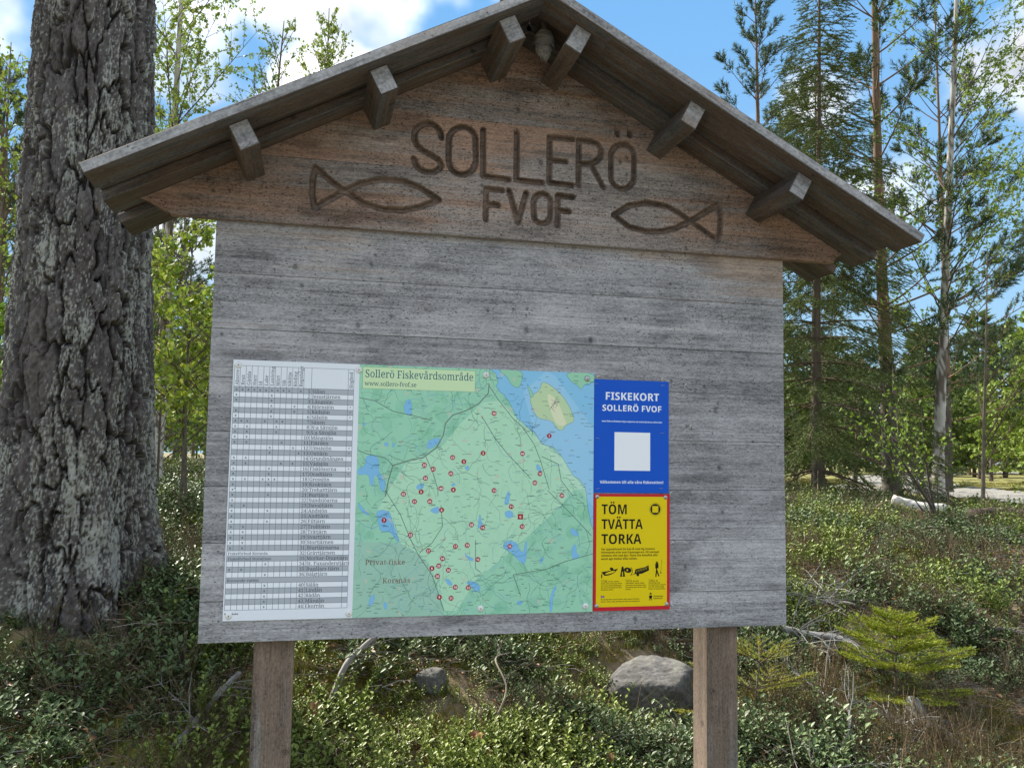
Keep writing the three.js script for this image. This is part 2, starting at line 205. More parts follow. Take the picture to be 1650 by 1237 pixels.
// ---------- the notice board ----------
const Y0 = 1.15, W2 = 0.825, HP = 1.0955;
const board = thing('notice_board', 'large weathered grey timber notice board under a small pitched roof on two posts', 'notice board');
const SEAMS = [-0.0005, 0.103, 0.25, 0.395, 0.537, 0.678, 0.806, 0.953, HP];
const plankOf = (y) => { let k = 0; while (k < SEAMS.length - 2 && y > SEAMS[k + 1]) k++; return k; };
const Rk = rng(77), knotsP = [];
for (const [x, y] of [[-0.42, 1.0], [-0.33, 0.95], [-0.62, 0.98], [-0.60, 0.93], [-0.80, 0.79], [-0.45, 0.83], [0.02, 0.84], [0.21, 0.82], [-0.36, 0.86], [0.36, 0.8], [0.60, 0.63], [0.62, 0.33], [0.61, 0.46], [0.35, 0.03], [0.46, 0.71], [0.59, 0.56]]) knotsP.push([x + W2, y, 0.005 + 0.006 * Rk()]);
for (let k = 0; k < 46; k++) knotsP.push([Rk() * 1.65, Rk() * 1.1, 0.003 + 0.008 * Rk() * Rk()]);
const GREY = [0.325, 0.318, 0.325], BROWN = [0.31, 0.245, 0.20];
const panelMat = weathered(1.65, 1.1, 1180, { seed: 5, knots: knotsP, grey: GREY, brownCol: BROWN, plank: plankOf, specks: 15000, cracks: 90, bump: 0.0008, blot: 0.3,
  brown: (x, y, c, s) => sstep(0.6, 1.1, (y - 0.62) / 0.45 * 0.55 + Math.abs(x - 0.85) * 0.25 + (c - 0.5) * 0.9 + (s - 0.5) * 0.7), speckAt: (x, y) => clamp(0.12 + 0.9 * sstep(0.45, 1.0, y) * sstep(0.38, 0.62, fbm(x * 4, y * 11, 71, 3)) + 0.35 * sstep(0.5, 0.65, fbm(x * 5, y * 16, 72, 3))) });
for (let k = 0; k < SEAMS.length - 1; k++) {
  const jog = (h3(k, 3, 9) - 0.5) * 0.0016, g = chamferBox(-W2 + jog, W2 + jog, SEAMS[k] + 0.0004, SEAMS[k + 1] - 0.0004, -0.03, (h3(k, 1, 9) - 0.5) * 0.0022, 0.0013);
  const pl = part('plank', planUV(g, 1.65, 1.1, W2, 0), panelMat, board); pl.position.y = Y0;
}

// gable: boards with the lettering and two fishes routed into them
const slopeL = (x) => 1.118 + (x + 1.088) * 0.5307, slopeR = (x) => 1.1158 + (1.0842 - x) * 0.5262, roofTop = (x) => Math.min(slopeL(x), slopeR(x)), TV = 0.0295;
const segs = [];
CARVED.forEach(([n, strokes], id) => strokes.forEach((s) => { for (let k = 0; k + 3 < s.length; k += 2) segs.push([s[k], s[k + 1], s[k + 2], s[k + 3], id]); }));
function carve(x, y) { let d = 9, id = -1; for (const [a, b, c, e, n] of segs) { if (x < Math.min(a, c) - 0.02 || x > Math.max(a, c) + 0.02 || y < Math.min(b, e) - 0.02 || y > Math.max(b, e) + 0.02) continue; const ux = c - a, uy = e - b, t = clamp(((x - a) * ux + (y - b) * uy) / (ux * ux + uy * uy)), q = Math.hypot(x - a - ux * t, y - b - uy * t); if (q < d) { d = q; id = n; } } return [d, id]; }
{
  const GS = [1.0925, 1.272, 1.425, 1.56, 1.7], GW = 0.0082, GD = 0.0190, ZF = 0.022;
  const knotsG = []; for (const [x, y] of [[0.29, 1.345], [0.31, 1.31], [0.31, 1.36], [0.05, 1.32], [-0.12, 1.24], [-0.12, 1.22], [0.02, 1.53], [0.13, 1.5], [-0.02, 1.47]]) knotsG.push([x + 1.03, y - 1.08, 0.006 + 0.005 * Rk()]);
  for (let k = 0; k < 30; k++) knotsG.push([Rk() * 2.06, Rk() * 0.62, 0.0025 + 0.005 * Rk() * Rk()]);
  const gp = (y) => { let k = 0; while (k < 3 && y + 1.08 > GS[k + 1]) k++; return k + 20; };
  const gm = weathered(2.06, 0.62, 990, { seed: 19, knots: knotsG, grey: [0.30, 0.262, 0.238], brownCol: [0.275, 0.178, 0.128], plank: gp, specks: 17000, cracks: 50, bump: 0.0008, blot: 0.34,
    brown: (x, y, c, s) => sstep(0.35, 0.9, Math.max((y - 0.05) * 1.15, Math.abs(x - 1.05) * 0.95 - 0.2) + 0.3 + (c - 0.5) * 1.1 + (s - 0.5) * 0.9), speckAt: (x, y) => clamp(0.25 + sstep(0.36, 0.6, fbm(x * 4, y * 11, 81, 3))) });
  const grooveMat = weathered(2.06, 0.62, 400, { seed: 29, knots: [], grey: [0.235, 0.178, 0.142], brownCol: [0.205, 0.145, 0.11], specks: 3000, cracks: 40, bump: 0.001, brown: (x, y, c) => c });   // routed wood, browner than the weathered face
  // graded grid: 2.3 mm over the lettering, coarser elsewhere
  const line = (a, b, f0, f1, fine, coarse) => { const o = [a]; while (o[o.length - 1] < b - 1e-6) { const x = o[o.length - 1]; o.push(Math.min(b, x + (x >= f0 && x < f1 ? fine : coarse))); } return o; };
  const xs = line(-1.011, 1.0152, -0.63, 0.66, 0.0023, 0.02);
  let ys = line(1.0925, 1.69, 1.10, 1.44, 0.0023, 0.012); for (let k = 1; k < 4; k++) ys.push(GS[k] - 0.0012, GS[k] - 0.0004, GS[k] + 0.0004, GS[k] + 0.0012); ys.sort((a, b) => a - b);
  const yt = (x) => roofTop(x) - TV - 0.001, yb = (x) => x < -0.9345 ? lerp(1.0925, 1.1351, (-0.9345 - x) / 0.0768) : x > 0.9886 ? lerp(1.0925, 1.1357, (x - 0.9886) / 0.0266) : 1.0925;
  const nx = xs.length, P = [], D = [], I = [];
  for (let j = 0; j < ys.length; j++) for (let i = 0; i < nx; i++) {
    const x = xs[i], y = Math.min(Math.max(ys[j], yb(x)), yt(x)); const fine = x > -0.65 && x < 0.68 && y < 1.45; const [d, id] = fine ? carve(x, y) : [9, -1];
    let z = ZF - (d < GW ? GD * clamp((1 - d / GW) * 5) : 0);
    for (let k = 1; k < 4; k++) if (Math.abs(y - GS[k]) < 0.0006) z -= 0.0016;
    z += 0.0006 * (h3(gp(y - 1.08), 2, 4) - 0.5);
    P.push(x, y, z); D.push(d); I.push(id);
  }
  const bins = new Map();
  const bin = (key) => { if (!bins.has(key)) bins.set(key, []); return bins.get(key); };
  const add = (a, b, c) => { const ya = P[a * 3 + 1], y2 = P[b * 3 + 1], y3 = P[c * 3 + 1]; const A = Math.abs((P[b * 3] - P[a * 3]) * (y3 - ya) - (P[c * 3] - P[a * 3]) * (y2 - ya)); if (A < 1e-9) return; let key; const q = [a, b, c].filter((k) => D[k] < GW); if (q.length >= 2) key = 'c' + I[q[0]]; else { const y = (ya + y2 + y3) / 3; let k = 0; while (k < 3 && y > GS[k + 1]) k++; key = 'p' + k; } bin(key).push(a, b, c); };
  for (let j = 1; j < ys.length; j++) for (let i = 1; i < nx; i++) { const b = j * nx + i; add(b - nx - 1, b - nx, b - 1); add(b - nx, b, b - 1); }
  const whole = new THREE.BufferGeometry(); whole.setAttribute('position', new THREE.Float32BufferAttribute(P, 3)); const all = []; for (const l of bins.values()) for (const k of l) all.push(k); whole.setIndex(all); whole.computeVertexNormals();
  const WN = whole.attributes.normal.array;
  const planks = {};
  const cut = (l) => { const m = new Map(), p = [], n = [], u = [], ix = []; for (const k of l) { if (!m.has(k)) { m.set(k, p.length / 3); p.push(P[k * 3], P[k * 3 + 1], P[k * 3 + 2]); n.push(WN[k * 3], WN[k * 3 + 1], WN[k * 3 + 2]); u.push((P[k * 3] + 1.03) / 2.06, (P[k * 3 + 1] - 1.08) / 0.62); } ix.push(m.get(k)); } const g = new THREE.BufferGeometry(); g.setAttribute('position', new THREE.Float32BufferAttribute(p, 3)); g.setAttribute('normal', new THREE.Float32BufferAttribute(n, 3)); g.setAttribute('uv', new THREE.Float32BufferAttribute(u, 2)); g.setIndex(ix); return g; };
  const gable = put(new THREE.Group(), 'gable', board); gable.position.y = Y0;
  for (let k = 0; k < 4; k++) {
    const face = cut(bins.get('p' + k));
    // the board behind the routed face
    const y0 = k ? GS[k] + 0.0005 : 1.0925, s = new THREE.Shape();
    const y1 = k < 3 ? GS[k + 1] - 0.0005 : 1.655, edgeX = (y, sgn) => { if (y < 1.1351) return sgn < 0 ? -0.9345 - (y - 1.0925) / 0.0426 * 0.0768 : 0.9886 + (y - 1.0925) / 0.0432 * 0.0266; return sgn < 0 ? -1.088 + (y + TV + 0.001 - 1.118) / 0.5307 : 1.0842 - (y + TV + 0.001 - 1.1158) / 0.5262; };
    const pts = k === 0 ? [[-0.9345, y0], [0.9886, y0], [1.0152, 1.1355], [edgeX(y1, 1), y1], [edgeX(y1, -1), y1], [-1.011, 1.1349]] : [[edgeX(y0, -1), y0], [edgeX(y0, 1), y0], [edgeX(y1, 1), y1], [edgeX(y1, -1), y1]];
    pts.forEach(([x, y], n) => n ? s.lineTo(x, y) : s.moveTo(x, y));
    const back = new THREE.ExtrudeGeometry(s, { depth: 0.0012, bevelEnabled: false }); back.translate(0, 0, 0.001); 
    const m = part('plank', mergeGeometries([face, planUV(back.toNonIndexed ? back : back, 2.06, 0.62, 1.03, -1.08)].map((g) => { const q = g.index ? g.toNonIndexed() : g; for (const a of Object.keys(q.attributes)) if (!['position', 'normal', 'uv'].includes(a)) q.deleteAttribute(a); return q; })), gm, gable);
  }
  // lower edge of the gable, a drip batten returning to the panel
  part('drip_edge', planUV(chamferBox(-0.9345, 0.9886, 1.0915, 1.0965, 0.0012, 0.0216, 0.0008), 2.06, 0.62, 1.03, -1.08), gm, gable);
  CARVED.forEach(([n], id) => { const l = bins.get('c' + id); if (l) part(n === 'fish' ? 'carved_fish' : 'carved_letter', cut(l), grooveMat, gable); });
}

// roof, rafters, posts
const Rr = rng(31), kR = []; for (let k = 0; k < 26; k++) kR.push([Rr() * 2, Rr() * 0.8, 0.004 + 0.007 * Rr()]);
const roofMat = weathered(2.0, 0.8, 800, { seed: 44, knots: kR, grey: [0.135, 0.125, 0.12], brownCol: [0.115, 0.082, 0.062], specks: 600, cracks: 60, bump: 0.0012, blot: 0.25, brown: (x, y, c, s) => sstep(0.3, 0.7, 0.5 + (c - 0.5) * 1.4 + (s - 0.5) * 1.2) });
const edgeMat = weathered(2.0, 0.4, 800, { seed: 61, knots: [], grey: [0.30, 0.295, 0.295], brownCol: [0.24, 0.21, 0.19], specks: 400, cracks: 90, bump: 0.0014, blot: 0.2, brown: (x, y, c, s) => sstep(0.6, 0.9, 0.4 + (c - 0.5) + (s - 0.5)) });
const roof = put(new THREE.Group(), 'roof', board); roof.position.y = Y0;
function slopeBox(side, s0, s1, n0, n1, z0, z1, mat, name, parent, seed) {   // along the slope s (0 at the ridge), n normal to it, 0 at the top face of the lower layer
  const g = chamferBox(s0, s1, n0, n1, z0, z1, 0.0022);
  planUV(g, 2.0, 0.8, h3(seed, 1, 1) * 2, h3(seed, 2, 1));
  { const p = g.attributes.position, nn = g.attributes.normal, uv = g.attributes.uv; for (let k = 0; k < p.count; k++) if (Math.abs(nn.getZ(k)) < 0.5) uv.setY(k, (p.getZ(k) + h3(seed, 2, 1)) / 0.8); }
  const m = part(name, g, mat, parent);
  if (side > 0) { m.rotation.z = -Math.atan(0.5262); m.position.set(-0.0085, 1.6912, 0); } else { m.rotation.set(0, Math.PI, Math.atan(0.5307)); m.rotation.order = 'XYZ'; m.position.set(-0.0085, 1.6912, 0); m.rotation.set(0, 0, 0); m.scale.set(1, 1, 1); m.quaternion.setFromAxisAngle(V(0, 0, 1), Math.atan(0.5307)); }
  return m;
}
const LAY = [[0.19, 0.31, 0], [0.085, 0.205, 1], [-0.02, 0.10, 0], [-0.125, -0.005, 1], [-0.26, -0.11, 0]];
LAY.forEach(([z0, z1, up], k) => {
  const LL = 1.2225 + (h3(k, 1, 2) - 0.5) * 0.02 * (k ? 1 : 0) - (up ? 0.012 : 0), n0 = up ? 0.001 : -0.026, n1 = up ? 0.026 : 0;
  slopeBox(1, 0.001, LL + 0.012, n0, n1, z0, z1, k ? roofMat : [edgeMat, roofMat], 'roof_board', roof, 50 + k);
  slopeBox(-1, -LL, -0.001, n0, n1, z0, z1, k ? roofMat : [edgeMat, roofMat], 'roof_board', roof, 60 + k);
});
slopeBox(1, -0.012, 0.09, 0.028, 0.05, -0.26, 0.20, roofMat, 'ridge_board', roof, 71); slopeBox(-1, -0.09, -0.014, 0.028, 0.05, -0.26, 0.20, roofMat, 'ridge_board', roof, 72);
for (const [side, s] of [[-1, -0.862], [-1, -0.494], [-1, -0.128], [1, 0.136], [1, 0.502], [1, 0.862]])
  { const p = slopeBox(side, s - 0.0245, s + 0.0245, -0.092, -0.0262, -0.24, 0.2655, [edgeMat, roofMat], 'purlin', roof, 90 + Math.round(s * 10)); const pg = p.geometry, q = pg.attributes.position, u = pg.attributes.uv, nn = pg.attributes.normal; for (let k = 0; k < q.count; k++) if (Math.abs(nn.getZ(k)) < 0.5) { u.setXY(k, (q.getZ(k) + s) / 2, (q.getX(k) + q.getY(k) + 1) / 0.8); } }
const kP = []; for (let k = 0; k < 8; k++) kP.push([Rr() * 1.2, Rr() * 0.3, 0.006 + 0.006 * Rr()]); kP.push([0.86, 0.09, 0.012], [0.58, 0.2, 0.02]);
const postMat = weathered(1.2, 0.3, 1000, { seed: 83, knots: kP, grey: [0.20, 0.185, 0.172], brownCol: [0.165, 0.12, 0.088], specks: 500, cracks: 30, bump: 0.0012, blot: 0.15, brown: (x, y, c, s) => sstep(0.25, 0.8, (x - 0.55) * 0.9 + 0.5 + (c - 0.5) * 1.5 + (s - 0.5) * 1.4) });
for (const [x0, x1, ox] of [[-0.6895, -0.5875, 0.69], [0.5862, 0.6838, -0.43]]) { const g = chamferBox(x0, x1, 0.12, Y0 + 1.05, -0.131, -0.0315, 0.004); part('post', planUV(g, 1.2, 0.3, 0, ox, true), postMat, board); }
// battens that carry the planks from behind
for (const y of [0.2, 0.85]) { part('rear_batten', planUV(chamferBox(-0.8, -0.692, Y0 + y, Y0 + y + 0.09, -0.06, -0.0315, 0.002), 2, 0.8, 1, 0), roofMat, board); part('rear_batten', planUV(chamferBox(-0.585, 0.5835, Y0 + y, Y0 + y + 0.09, -0.06, -0.0315, 0.002), 2, 0.8, 1, 0), roofMat, board); part('rear_batten', planUV(chamferBox(0.6865, 0.8, Y0 + y, Y0 + y + 0.09, -0.06, -0.0315, 0.002), 2, 0.8, 1, 0), roofMat, board); }
// ---------- the signs on the board ----------
function sheet(name, label, category, x0, x1, y0, y1, z0, z1, canvas, rough, edge) {
  const root = thing(name, label, category, [(x0 + x1) / 2, Y0 + y0, z0]);
  const t = new THREE.CanvasTexture(canvas); t.colorSpace = THREE.SRGBColorSpace; t.magFilter = THREE.LinearFilter; t.anisotropy = 8;
  const w = (x1 - x0) / 2, h = y1 - y0, d = z1 - z0, c = 0.0006;
  const body = part('backing_sheet', chamferBox(-w, w, 0, h, 0, d, c), new THREE.MeshStandardMaterial({ color: edge, roughness: 0.5 }), root);
  const f = new THREE.PlaneGeometry(2 * w - 0.0004, h - 0.0004, 24, 16); f.translate(0, h / 2, d + 0.0004);
  part('printed_face', f, new THREE.MeshPhysicalMaterial({ map: t, roughness: rough, specularIntensity: 0.45 }), root);
  return root;
}
const canvasOf = (w, h) => { const c = document.createElement('canvas'); c.width = w; c.height = h; return [c, c.getContext('2d')]; };
const white = new THREE.MeshStandardMaterial({ color: new THREE.Color(0.78, 0.77, 0.74), roughness: 0.45 }), steel = new THREE.MeshStandardMaterial({ color: new THREE.Color(0.5, 0.5, 0.5), metalness: 0.9, roughness: 0.4 }), darkSlot = new THREE.MeshStandardMaterial({ color: new THREE.Color(0.09, 0.085, 0.08), roughness: 0.8 });
const domeGeo = (r, h) => new THREE.LatheGeometry([[0.0001, h], [r * 0.35, h * 0.97], [r * 0.7, h * 0.75], [r * 0.93, h * 0.35], [r, 0]].map(([a, b]) => new THREE.Vector2(a, b)), 20).rotateX(Math.PI / 2);
const screwGeo = domeGeo(0.0088, 0.005), screwSmall = domeGeo(0.0062, 0.0035), slotGeo = mergeGeometries([new THREE.BoxGeometry(0.0042, 0.0011, 0.0008), new THREE.BoxGeometry(0.0011, 0.0042, 0.0008)]);
function screw(root, x, y, z, small, mat) { const s = part('screw', small ? screwSmall : screwGeo, mat, root); s.position.set(x - root.position.x, Y0 + y - root.position.y, z - root.position.z); const c = part('screw_slot', slotGeo, darkSlot, s); c.position.z = small ? 0.0034 : 0.0049; c.rotation.z = h3(Math.round(x * 999), Math.round(y * 999), 1) * 1.5; }
{
  const [c, g] = canvasOf(1976, 1340), R = rng(8);
  const poly = (a) => { g.beginPath(); for (let k = 0; k < a.length; k += 2) k ? g.lineTo(a[k], a[k + 1]) : g.moveTo(a[k], a[k + 1]); };
  const soft = (a) => { g.beginPath(); const n = a.length / 2; for (let k = 0; k <= n; k++) { const i = (k % n) * 2, j = ((k + 1) % n) * 2, mx = (a[i] + a[j]) / 2, my = (a[i + 1] + a[j + 1]) / 2; k ? g.quadraticCurveTo(a[i], a[i + 1], mx, my) : g.moveTo(mx, my); } g.closePath(); };
  g.fillStyle = '#e9eef4'; g.fillRect(0, 0, 1976, 1340);
  // map
  g.save(); g.beginPath(); g.rect(650, 0, 1330, 1340); g.clip();
  g.fillStyle = '#a2dabb'; g.fillRect(650, 0, 1330, 1340);
  for (let k = 0; k < 900; k++) { g.fillStyle = ['rgba(120,190,150,.25)', 'rgba(170,222,185,.25)', 'rgba(150,205,190,.2)'][k % 3]; g.beginPath(); g.ellipse(650 + R() * 1330, R() * 1340, 10 + R() * 50, 8 + R() * 30, R() * 3, 0, 7); g.fill(); }
  g.fillStyle = 'rgba(190,234,200,.85)'; poly(MAP.zone); g.closePath(); g.fill();
  g.fillStyle = 'rgba(168,205,188,.7)'; poly(MAP.priv); g.closePath(); g.fill();
  g.lineWidth = 1.1; for (let k = 0; k < 420; k++) { g.strokeStyle = 'rgba(90,150,110,.30)'; let x = 650 + R() * 1330, y = R() * 1340; g.beginPath(); g.ellipse(x, y, 8 + R() * 40, 6 + R() * 26, R() * 3, R() * 3, 3 + R() * 4); g.stroke(); }
  g.fillStyle = '#8ecbee'; poly(MAP.lake); g.closePath(); g.fill();
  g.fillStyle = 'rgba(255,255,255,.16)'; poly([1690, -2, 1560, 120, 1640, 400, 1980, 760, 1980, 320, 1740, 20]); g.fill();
  g.strokeStyle = 'rgba(60,100,110,.8)'; g.lineWidth = 1.6; poly(MAP.lake); g.stroke();
  MAP.lands.forEach((a, k) => { g.fillStyle = k === 1 ? '#c5deb0' : '#9ed6b4'; soft(a); g.fill(); g.stroke(); });
  g.fillStyle = 'rgba(238,236,200,.8)'; soft([1690, 110, 1760, 160, 1800, 260, 1820, 300, 1760, 310, 1720, 230]); g.fill();
  for (const a of MAP.lakes) { g.fillStyle = '#86c3ec'; soft(a); g.fill(); g.strokeStyle = 'rgba(70,120,160,.5)'; g.lineWidth = 1; g.stroke(); }
  for (let k = 0; k < 60; k++) { g.fillStyle = 'rgba(215,205,185,.6)'; g.beginPath(); g.ellipse(660 + R() * 1300, R() * 1330, 4 + R() * 14, 3 + R() * 9, R() * 3, 0, 7); g.fill(); }
  for (let k = 0; k < 330; k++) { g.strokeStyle = k % 5 ? 'rgba(50,80,70,.55)' : 'rgba(70,140,190,.6)'; g.lineWidth = k % 4 ? 1.3 : 2; let x = 660 + R() * 1310, y = R() * 1340, a = R() * 6.3; g.beginPath(); g.moveTo(x, y); const n = 4 + R() * 14; for (let s = 0; s < n; s++) { a += (R() - 0.5) * 1.1; x += Math.cos(a) * 14; y += Math.sin(a) * 14; if (x > 1500 && y < 760 && x > 1480 + y * 0.62) break; g.lineTo(x, y); } g.stroke(); }
  for (const a of MAP.roads) { poly(a); g.strokeStyle = 'rgba(70,84,86,.85)'; g.lineWidth = 3; g.stroke(); }
  poly(MAP.roads[0]); g.strokeStyle = 'rgba(110,112,108,.9)'; g.lineWidth = 5; g.stroke();
  for (let k = 0; k < 26; k++) { g.strokeStyle = 'rgba(80,80,80,.7)'; g.lineWidth = 1.6; const s = k % 3, ox = [1380, 1590, 1740][s], oy = [25, 330, 180][s]; g.beginPath(); g.moveTo(ox + (R() - 0.5) * 60, oy + (R() - 0.5) * 90); g.lineTo(ox + (R() - 0.5) * 70, oy + (R() - 0.5) * 100); g.stroke(); }
  for (let k = 0; k < 620; k++) { const x = 665 + R() * 1290, y = 6 + R() * 1325, w = 8 + R() * 26; g.fillStyle = k % 6 ? 'rgba(30,50,45,.7)' : k % 12 ? 'rgba(40,80,140,.7)' : 'rgba(160,60,50,.6)'; for (let s = 0; s < w; s += 3) g.fillRect(x + s, y + R() * 1.4, 2, 2 + R() * 2.2); }
  g.fillStyle = '#d3ecbc'; g.fillRect(668, 12, 616, 117); g.strokeStyle = 'rgba(90,130,90,.7)'; g.lineWidth = 1.5; g.strokeRect(668, 12, 616, 117);
  g.fillStyle = '#1f4d6e'; g.font = '56px serif'; let s1 = 594 / g.measureText('Sollerö Fiskevårdsområde').width; g.save(); g.translate(680, 68); g.scale(s1, 1.02); g.fillText('Sollerö Fiskevårdsområde', 0, 0); g.restore();
  g.fillStyle = '#26465a'; g.font = '32px serif'; s1 = 280 / g.measureText('www.sollero-fvof.se').width; g.save(); g.translate(679, 113); g.scale(s1, 1); g.fillText('www.sollero-fvof.se', 0, 0); g.restore();
  g.fillStyle = '#7b3a35'; g.font = '36px serif'; const spaced = (t, x, y, w) => { const ch = [...t], tot = ch.reduce((a, q) => a + g.measureText(q).width, 0), gap = (w - tot) / (ch.length - 1); for (const q of ch) { g.fillText(q, x, y); x += g.measureText(q).width + gap; } };
  spaced('Privat fiske', 709, 1066, 212); spaced('Korsnäs', 803, 1163, 148);
  g.textAlign = 'center'; g.textBaseline = 'middle';
  for (let k = 0; k < MAP.marks.length; k += 3) { const [x, y, n] = MAP.marks.slice(k, k + 3); g.fillStyle = '#a8242f'; if (n) { g.beginPath(); g.arc(x, y, 13.5, 0, 7); g.fill(); } else g.fillRect(x - 15, y - 15, 30, 30); g.fillStyle = '#fff'; g.font = 'bold 17px sans-serif'; g.fillText(n ? String(n) : 'G', x, y + 1); }
  g.restore();
  // table of waters and fish
  const x0 = 7, x1 = 622, yh = 30, y0 = 140, rows = 42, rh = (1286 - y0) / rows, W = x1 - x0, cx = []; for (let k = 0; k <= 12; k++) cx.push(x0 + W * k * 0.048); cx.push(x0 + W * 0.64, x0 + W * 0.952, x1);
  const names = 'Siljan|Jesustjärnen|Långsjön|Björnsjön|Rädsjön|Sälsjön|Säxen|N:a Sävsjön|S:a Sävsjön|Mångsjön|Fjärden|Umsisjön|Oxtjärn|Grundmången|Vädsjön|Fisklösorna|Oradtjärn|Grossjön|Kroktjärn|Trehatttjärn|Burtjärn|Sundsjöarna|Davaltjärn|Andsjön|Andtjärn|Filtjärn|Trolltjärn|Trätjärn|Svarttjärn|Stortjärnen|Bjurtjärnarna|Grävtjärnen|Morkar-Djuptjärn|St. Fuxanderstjärn|Bugålars tjärn|Bälgtjärn||Sälån|Lindån|Rädån|Mångån|Ekorrån'.split('|');
  const marks = ['abcdefghijl', 'ag', 'ag', 'gk', 'agk', 'ag', 'abcfhi', 'ach', 'ach', 'ac', 'aci', 'gk', 'gl', 'ac', 'acik', 'ag', 'ag', 'acfgh', 'ag', 'a', 'ag', 'a', 'ac', 'ag', 'a', 'ag', 'ac', 'ac', 'ac', 'ac', 'ac', '', '', 'g', 'ac', 'g', '', 'g', 'g', 'g', 'g', 'g'];
  const slog = new Set([3, 4, 5, 11, 12, 15, 16]), whole = { 31: 'Fiskeförbud Korsnäs', 32: 'Fiskeförbud StoraEnso', 36: 'Rinnande vatten' };
  g.lineWidth = 1.6;
  for (let r = 0; r < rows; r++) {
    const y = y0 + r * rh; g.fillStyle = r % 2 ? '#eff3f8' : '#b3b9c0'; g.fillRect(x0, y, W, rh);
    g.strokeStyle = '#5b6470'; g.strokeRect(x0, y, W, rh);
    g.beginPath(); for (let k = 1; k < cx.length - 1; k++) { if (whole[r] && k < 12) continue; if (r === 36) continue; g.moveTo(cx[k], y); g.lineTo(cx[k], y + rh); } g.stroke();
    g.fillStyle = '#161b22'; g.textBaseline = 'middle'; const yc = y + rh / 2 + 1;
    if (whole[r]) { g.textAlign = 'left'; g.font = '20px serif'; g.fillText(whole[r], x0 + 5, yc); }
    if (names[r]) { g.font = '25px serif'; g.textAlign = 'right'; g.fillText(String(r < 36 ? r + 1 : r + 3), cx[13] - 4, yc); g.textAlign = 'left'; g.fillText(names[r], cx[13] + 5, yc); }
    g.textAlign = 'center'; g.font = 'bold 17px serif'; for (const ch of marks[r]) { const k = ch.charCodeAt(0) - 97; g.fillText('x', (cx[k] + cx[k + 1]) / 2, yc - 1); } if (r === 19) g.fillText('*', cx[1] - 4, yc - 3); if (slog.has(r)) g.fillText('*', (cx[14] + x1) / 2, yc);
  }
  g.strokeRect(x0, yh, W, y0 - yh); g.beginPath(); for (let k = 1; k < cx.length - 1; k++) { g.moveTo(cx[k], yh); g.lineTo(cx[k], y0); } g.stroke();
  g.font = '24px serif'; g.textAlign = 'left'; 'Aborre Brax Gädda Harr Id Lake Laxöring Mört Sik Siklöja Röding Regnbåge'.split(' ').forEach((t, k) => { g.save(); g.translate((cx[k] + cx[k + 1]) / 2 + 1, y0 - 8); g.rotate(-Math.PI / 2); g.fillText(t, 0, 0); g.restore(); });
  g.save(); g.translate((cx[14] + x1) / 2 + 1, y0 - 6); g.rotate(-Math.PI / 2); g.fillText('Slogbod', 0, 0); g.restore();
  g.font = 'bold 13px sans-serif'; g.fillText('Doppskake', 6, 1304);
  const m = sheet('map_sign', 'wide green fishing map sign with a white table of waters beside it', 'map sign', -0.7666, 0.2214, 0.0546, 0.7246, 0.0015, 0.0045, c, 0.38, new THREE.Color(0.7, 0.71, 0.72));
  for (const [x, y] of [[-0.7536, 0.7103], [-0.4434, 0.709], [-0.0944, 0.7083], [-0.7521, 0.0677], [-0.45, 0.0664], [-0.0982, 0.071], [0.2003, 0.0707]]) screw(m, x, y, 0.005, false, white);
  screw(m, 0.2003, 0.7083, 0.005, false, steel);
}
{
  const [c, g] = canvasOf(690, 972), fit = (t, font, cx, y, w, h) => { g.font = font; const q = g.measureText(t).width; g.save(); g.translate(cx, y); g.scale(w / q, h || 1); g.textAlign = 'center'; g.fillText(t, 0, 0); g.restore(); };
  g.fillStyle = '#0656c8'; g.fillRect(0, 0, 690, 972); g.fillStyle = '#f4f6fa'; g.textBaseline = 'alphabetic';
  fit('FISKEKORT', 'bold 92px sans-serif', 348, 174, 505); fit('SOLLERÖ FVOF', 'bold 74px sans-serif', 348, 270, 555);
  fit('www.ifiske.se/fiskekort-siljan-oxsjoarna-och-andra-fjordarna-sollero.htm', 'bold 20px sans-serif', 348, 366, 560); fit('Välkommen till alla våra fiskevatten!', 'bold 34px sans-serif', 348, 893, 585);
  g.fillRect(186, 452, 330, 330);   // plain white field
  const m = sheet('fishing_permit_poster', 'blue plastic poster with white lettering stapled beside the map', 'poster', 0.2226, 0.4508, 0.3852, 0.7083, 0.0015, 0.0027, c, 0.4, new THREE.Color(0.02, 0.1, 0.5));
  const st = new THREE.TubeGeometry(new THREE.CatmullRomCurve3([V(-0.0055, 0, -0.0008), V(-0.005, 0, 0.0008), V(0.005, 0.0004, 0.0008), V(0.0055, 0, -0.0008)]), 8, 0.0006, 5);
  for (const [x, y] of [[0.2287, 0.6951], [0.432, 0.6966], [0.2336, 0.5391], [0.4303, 0.5574], [0.2347, 0.3967], [0.4266, 0.398]]) { const s = part('staple', st, steel, m); s.position.set(x - m.position.x, Y0 + y - m.position.y, 0.0018); s.rotation.z = (h3(Math.round(x * 1e4), 1, 1) - 0.5) * 0.4; }
}
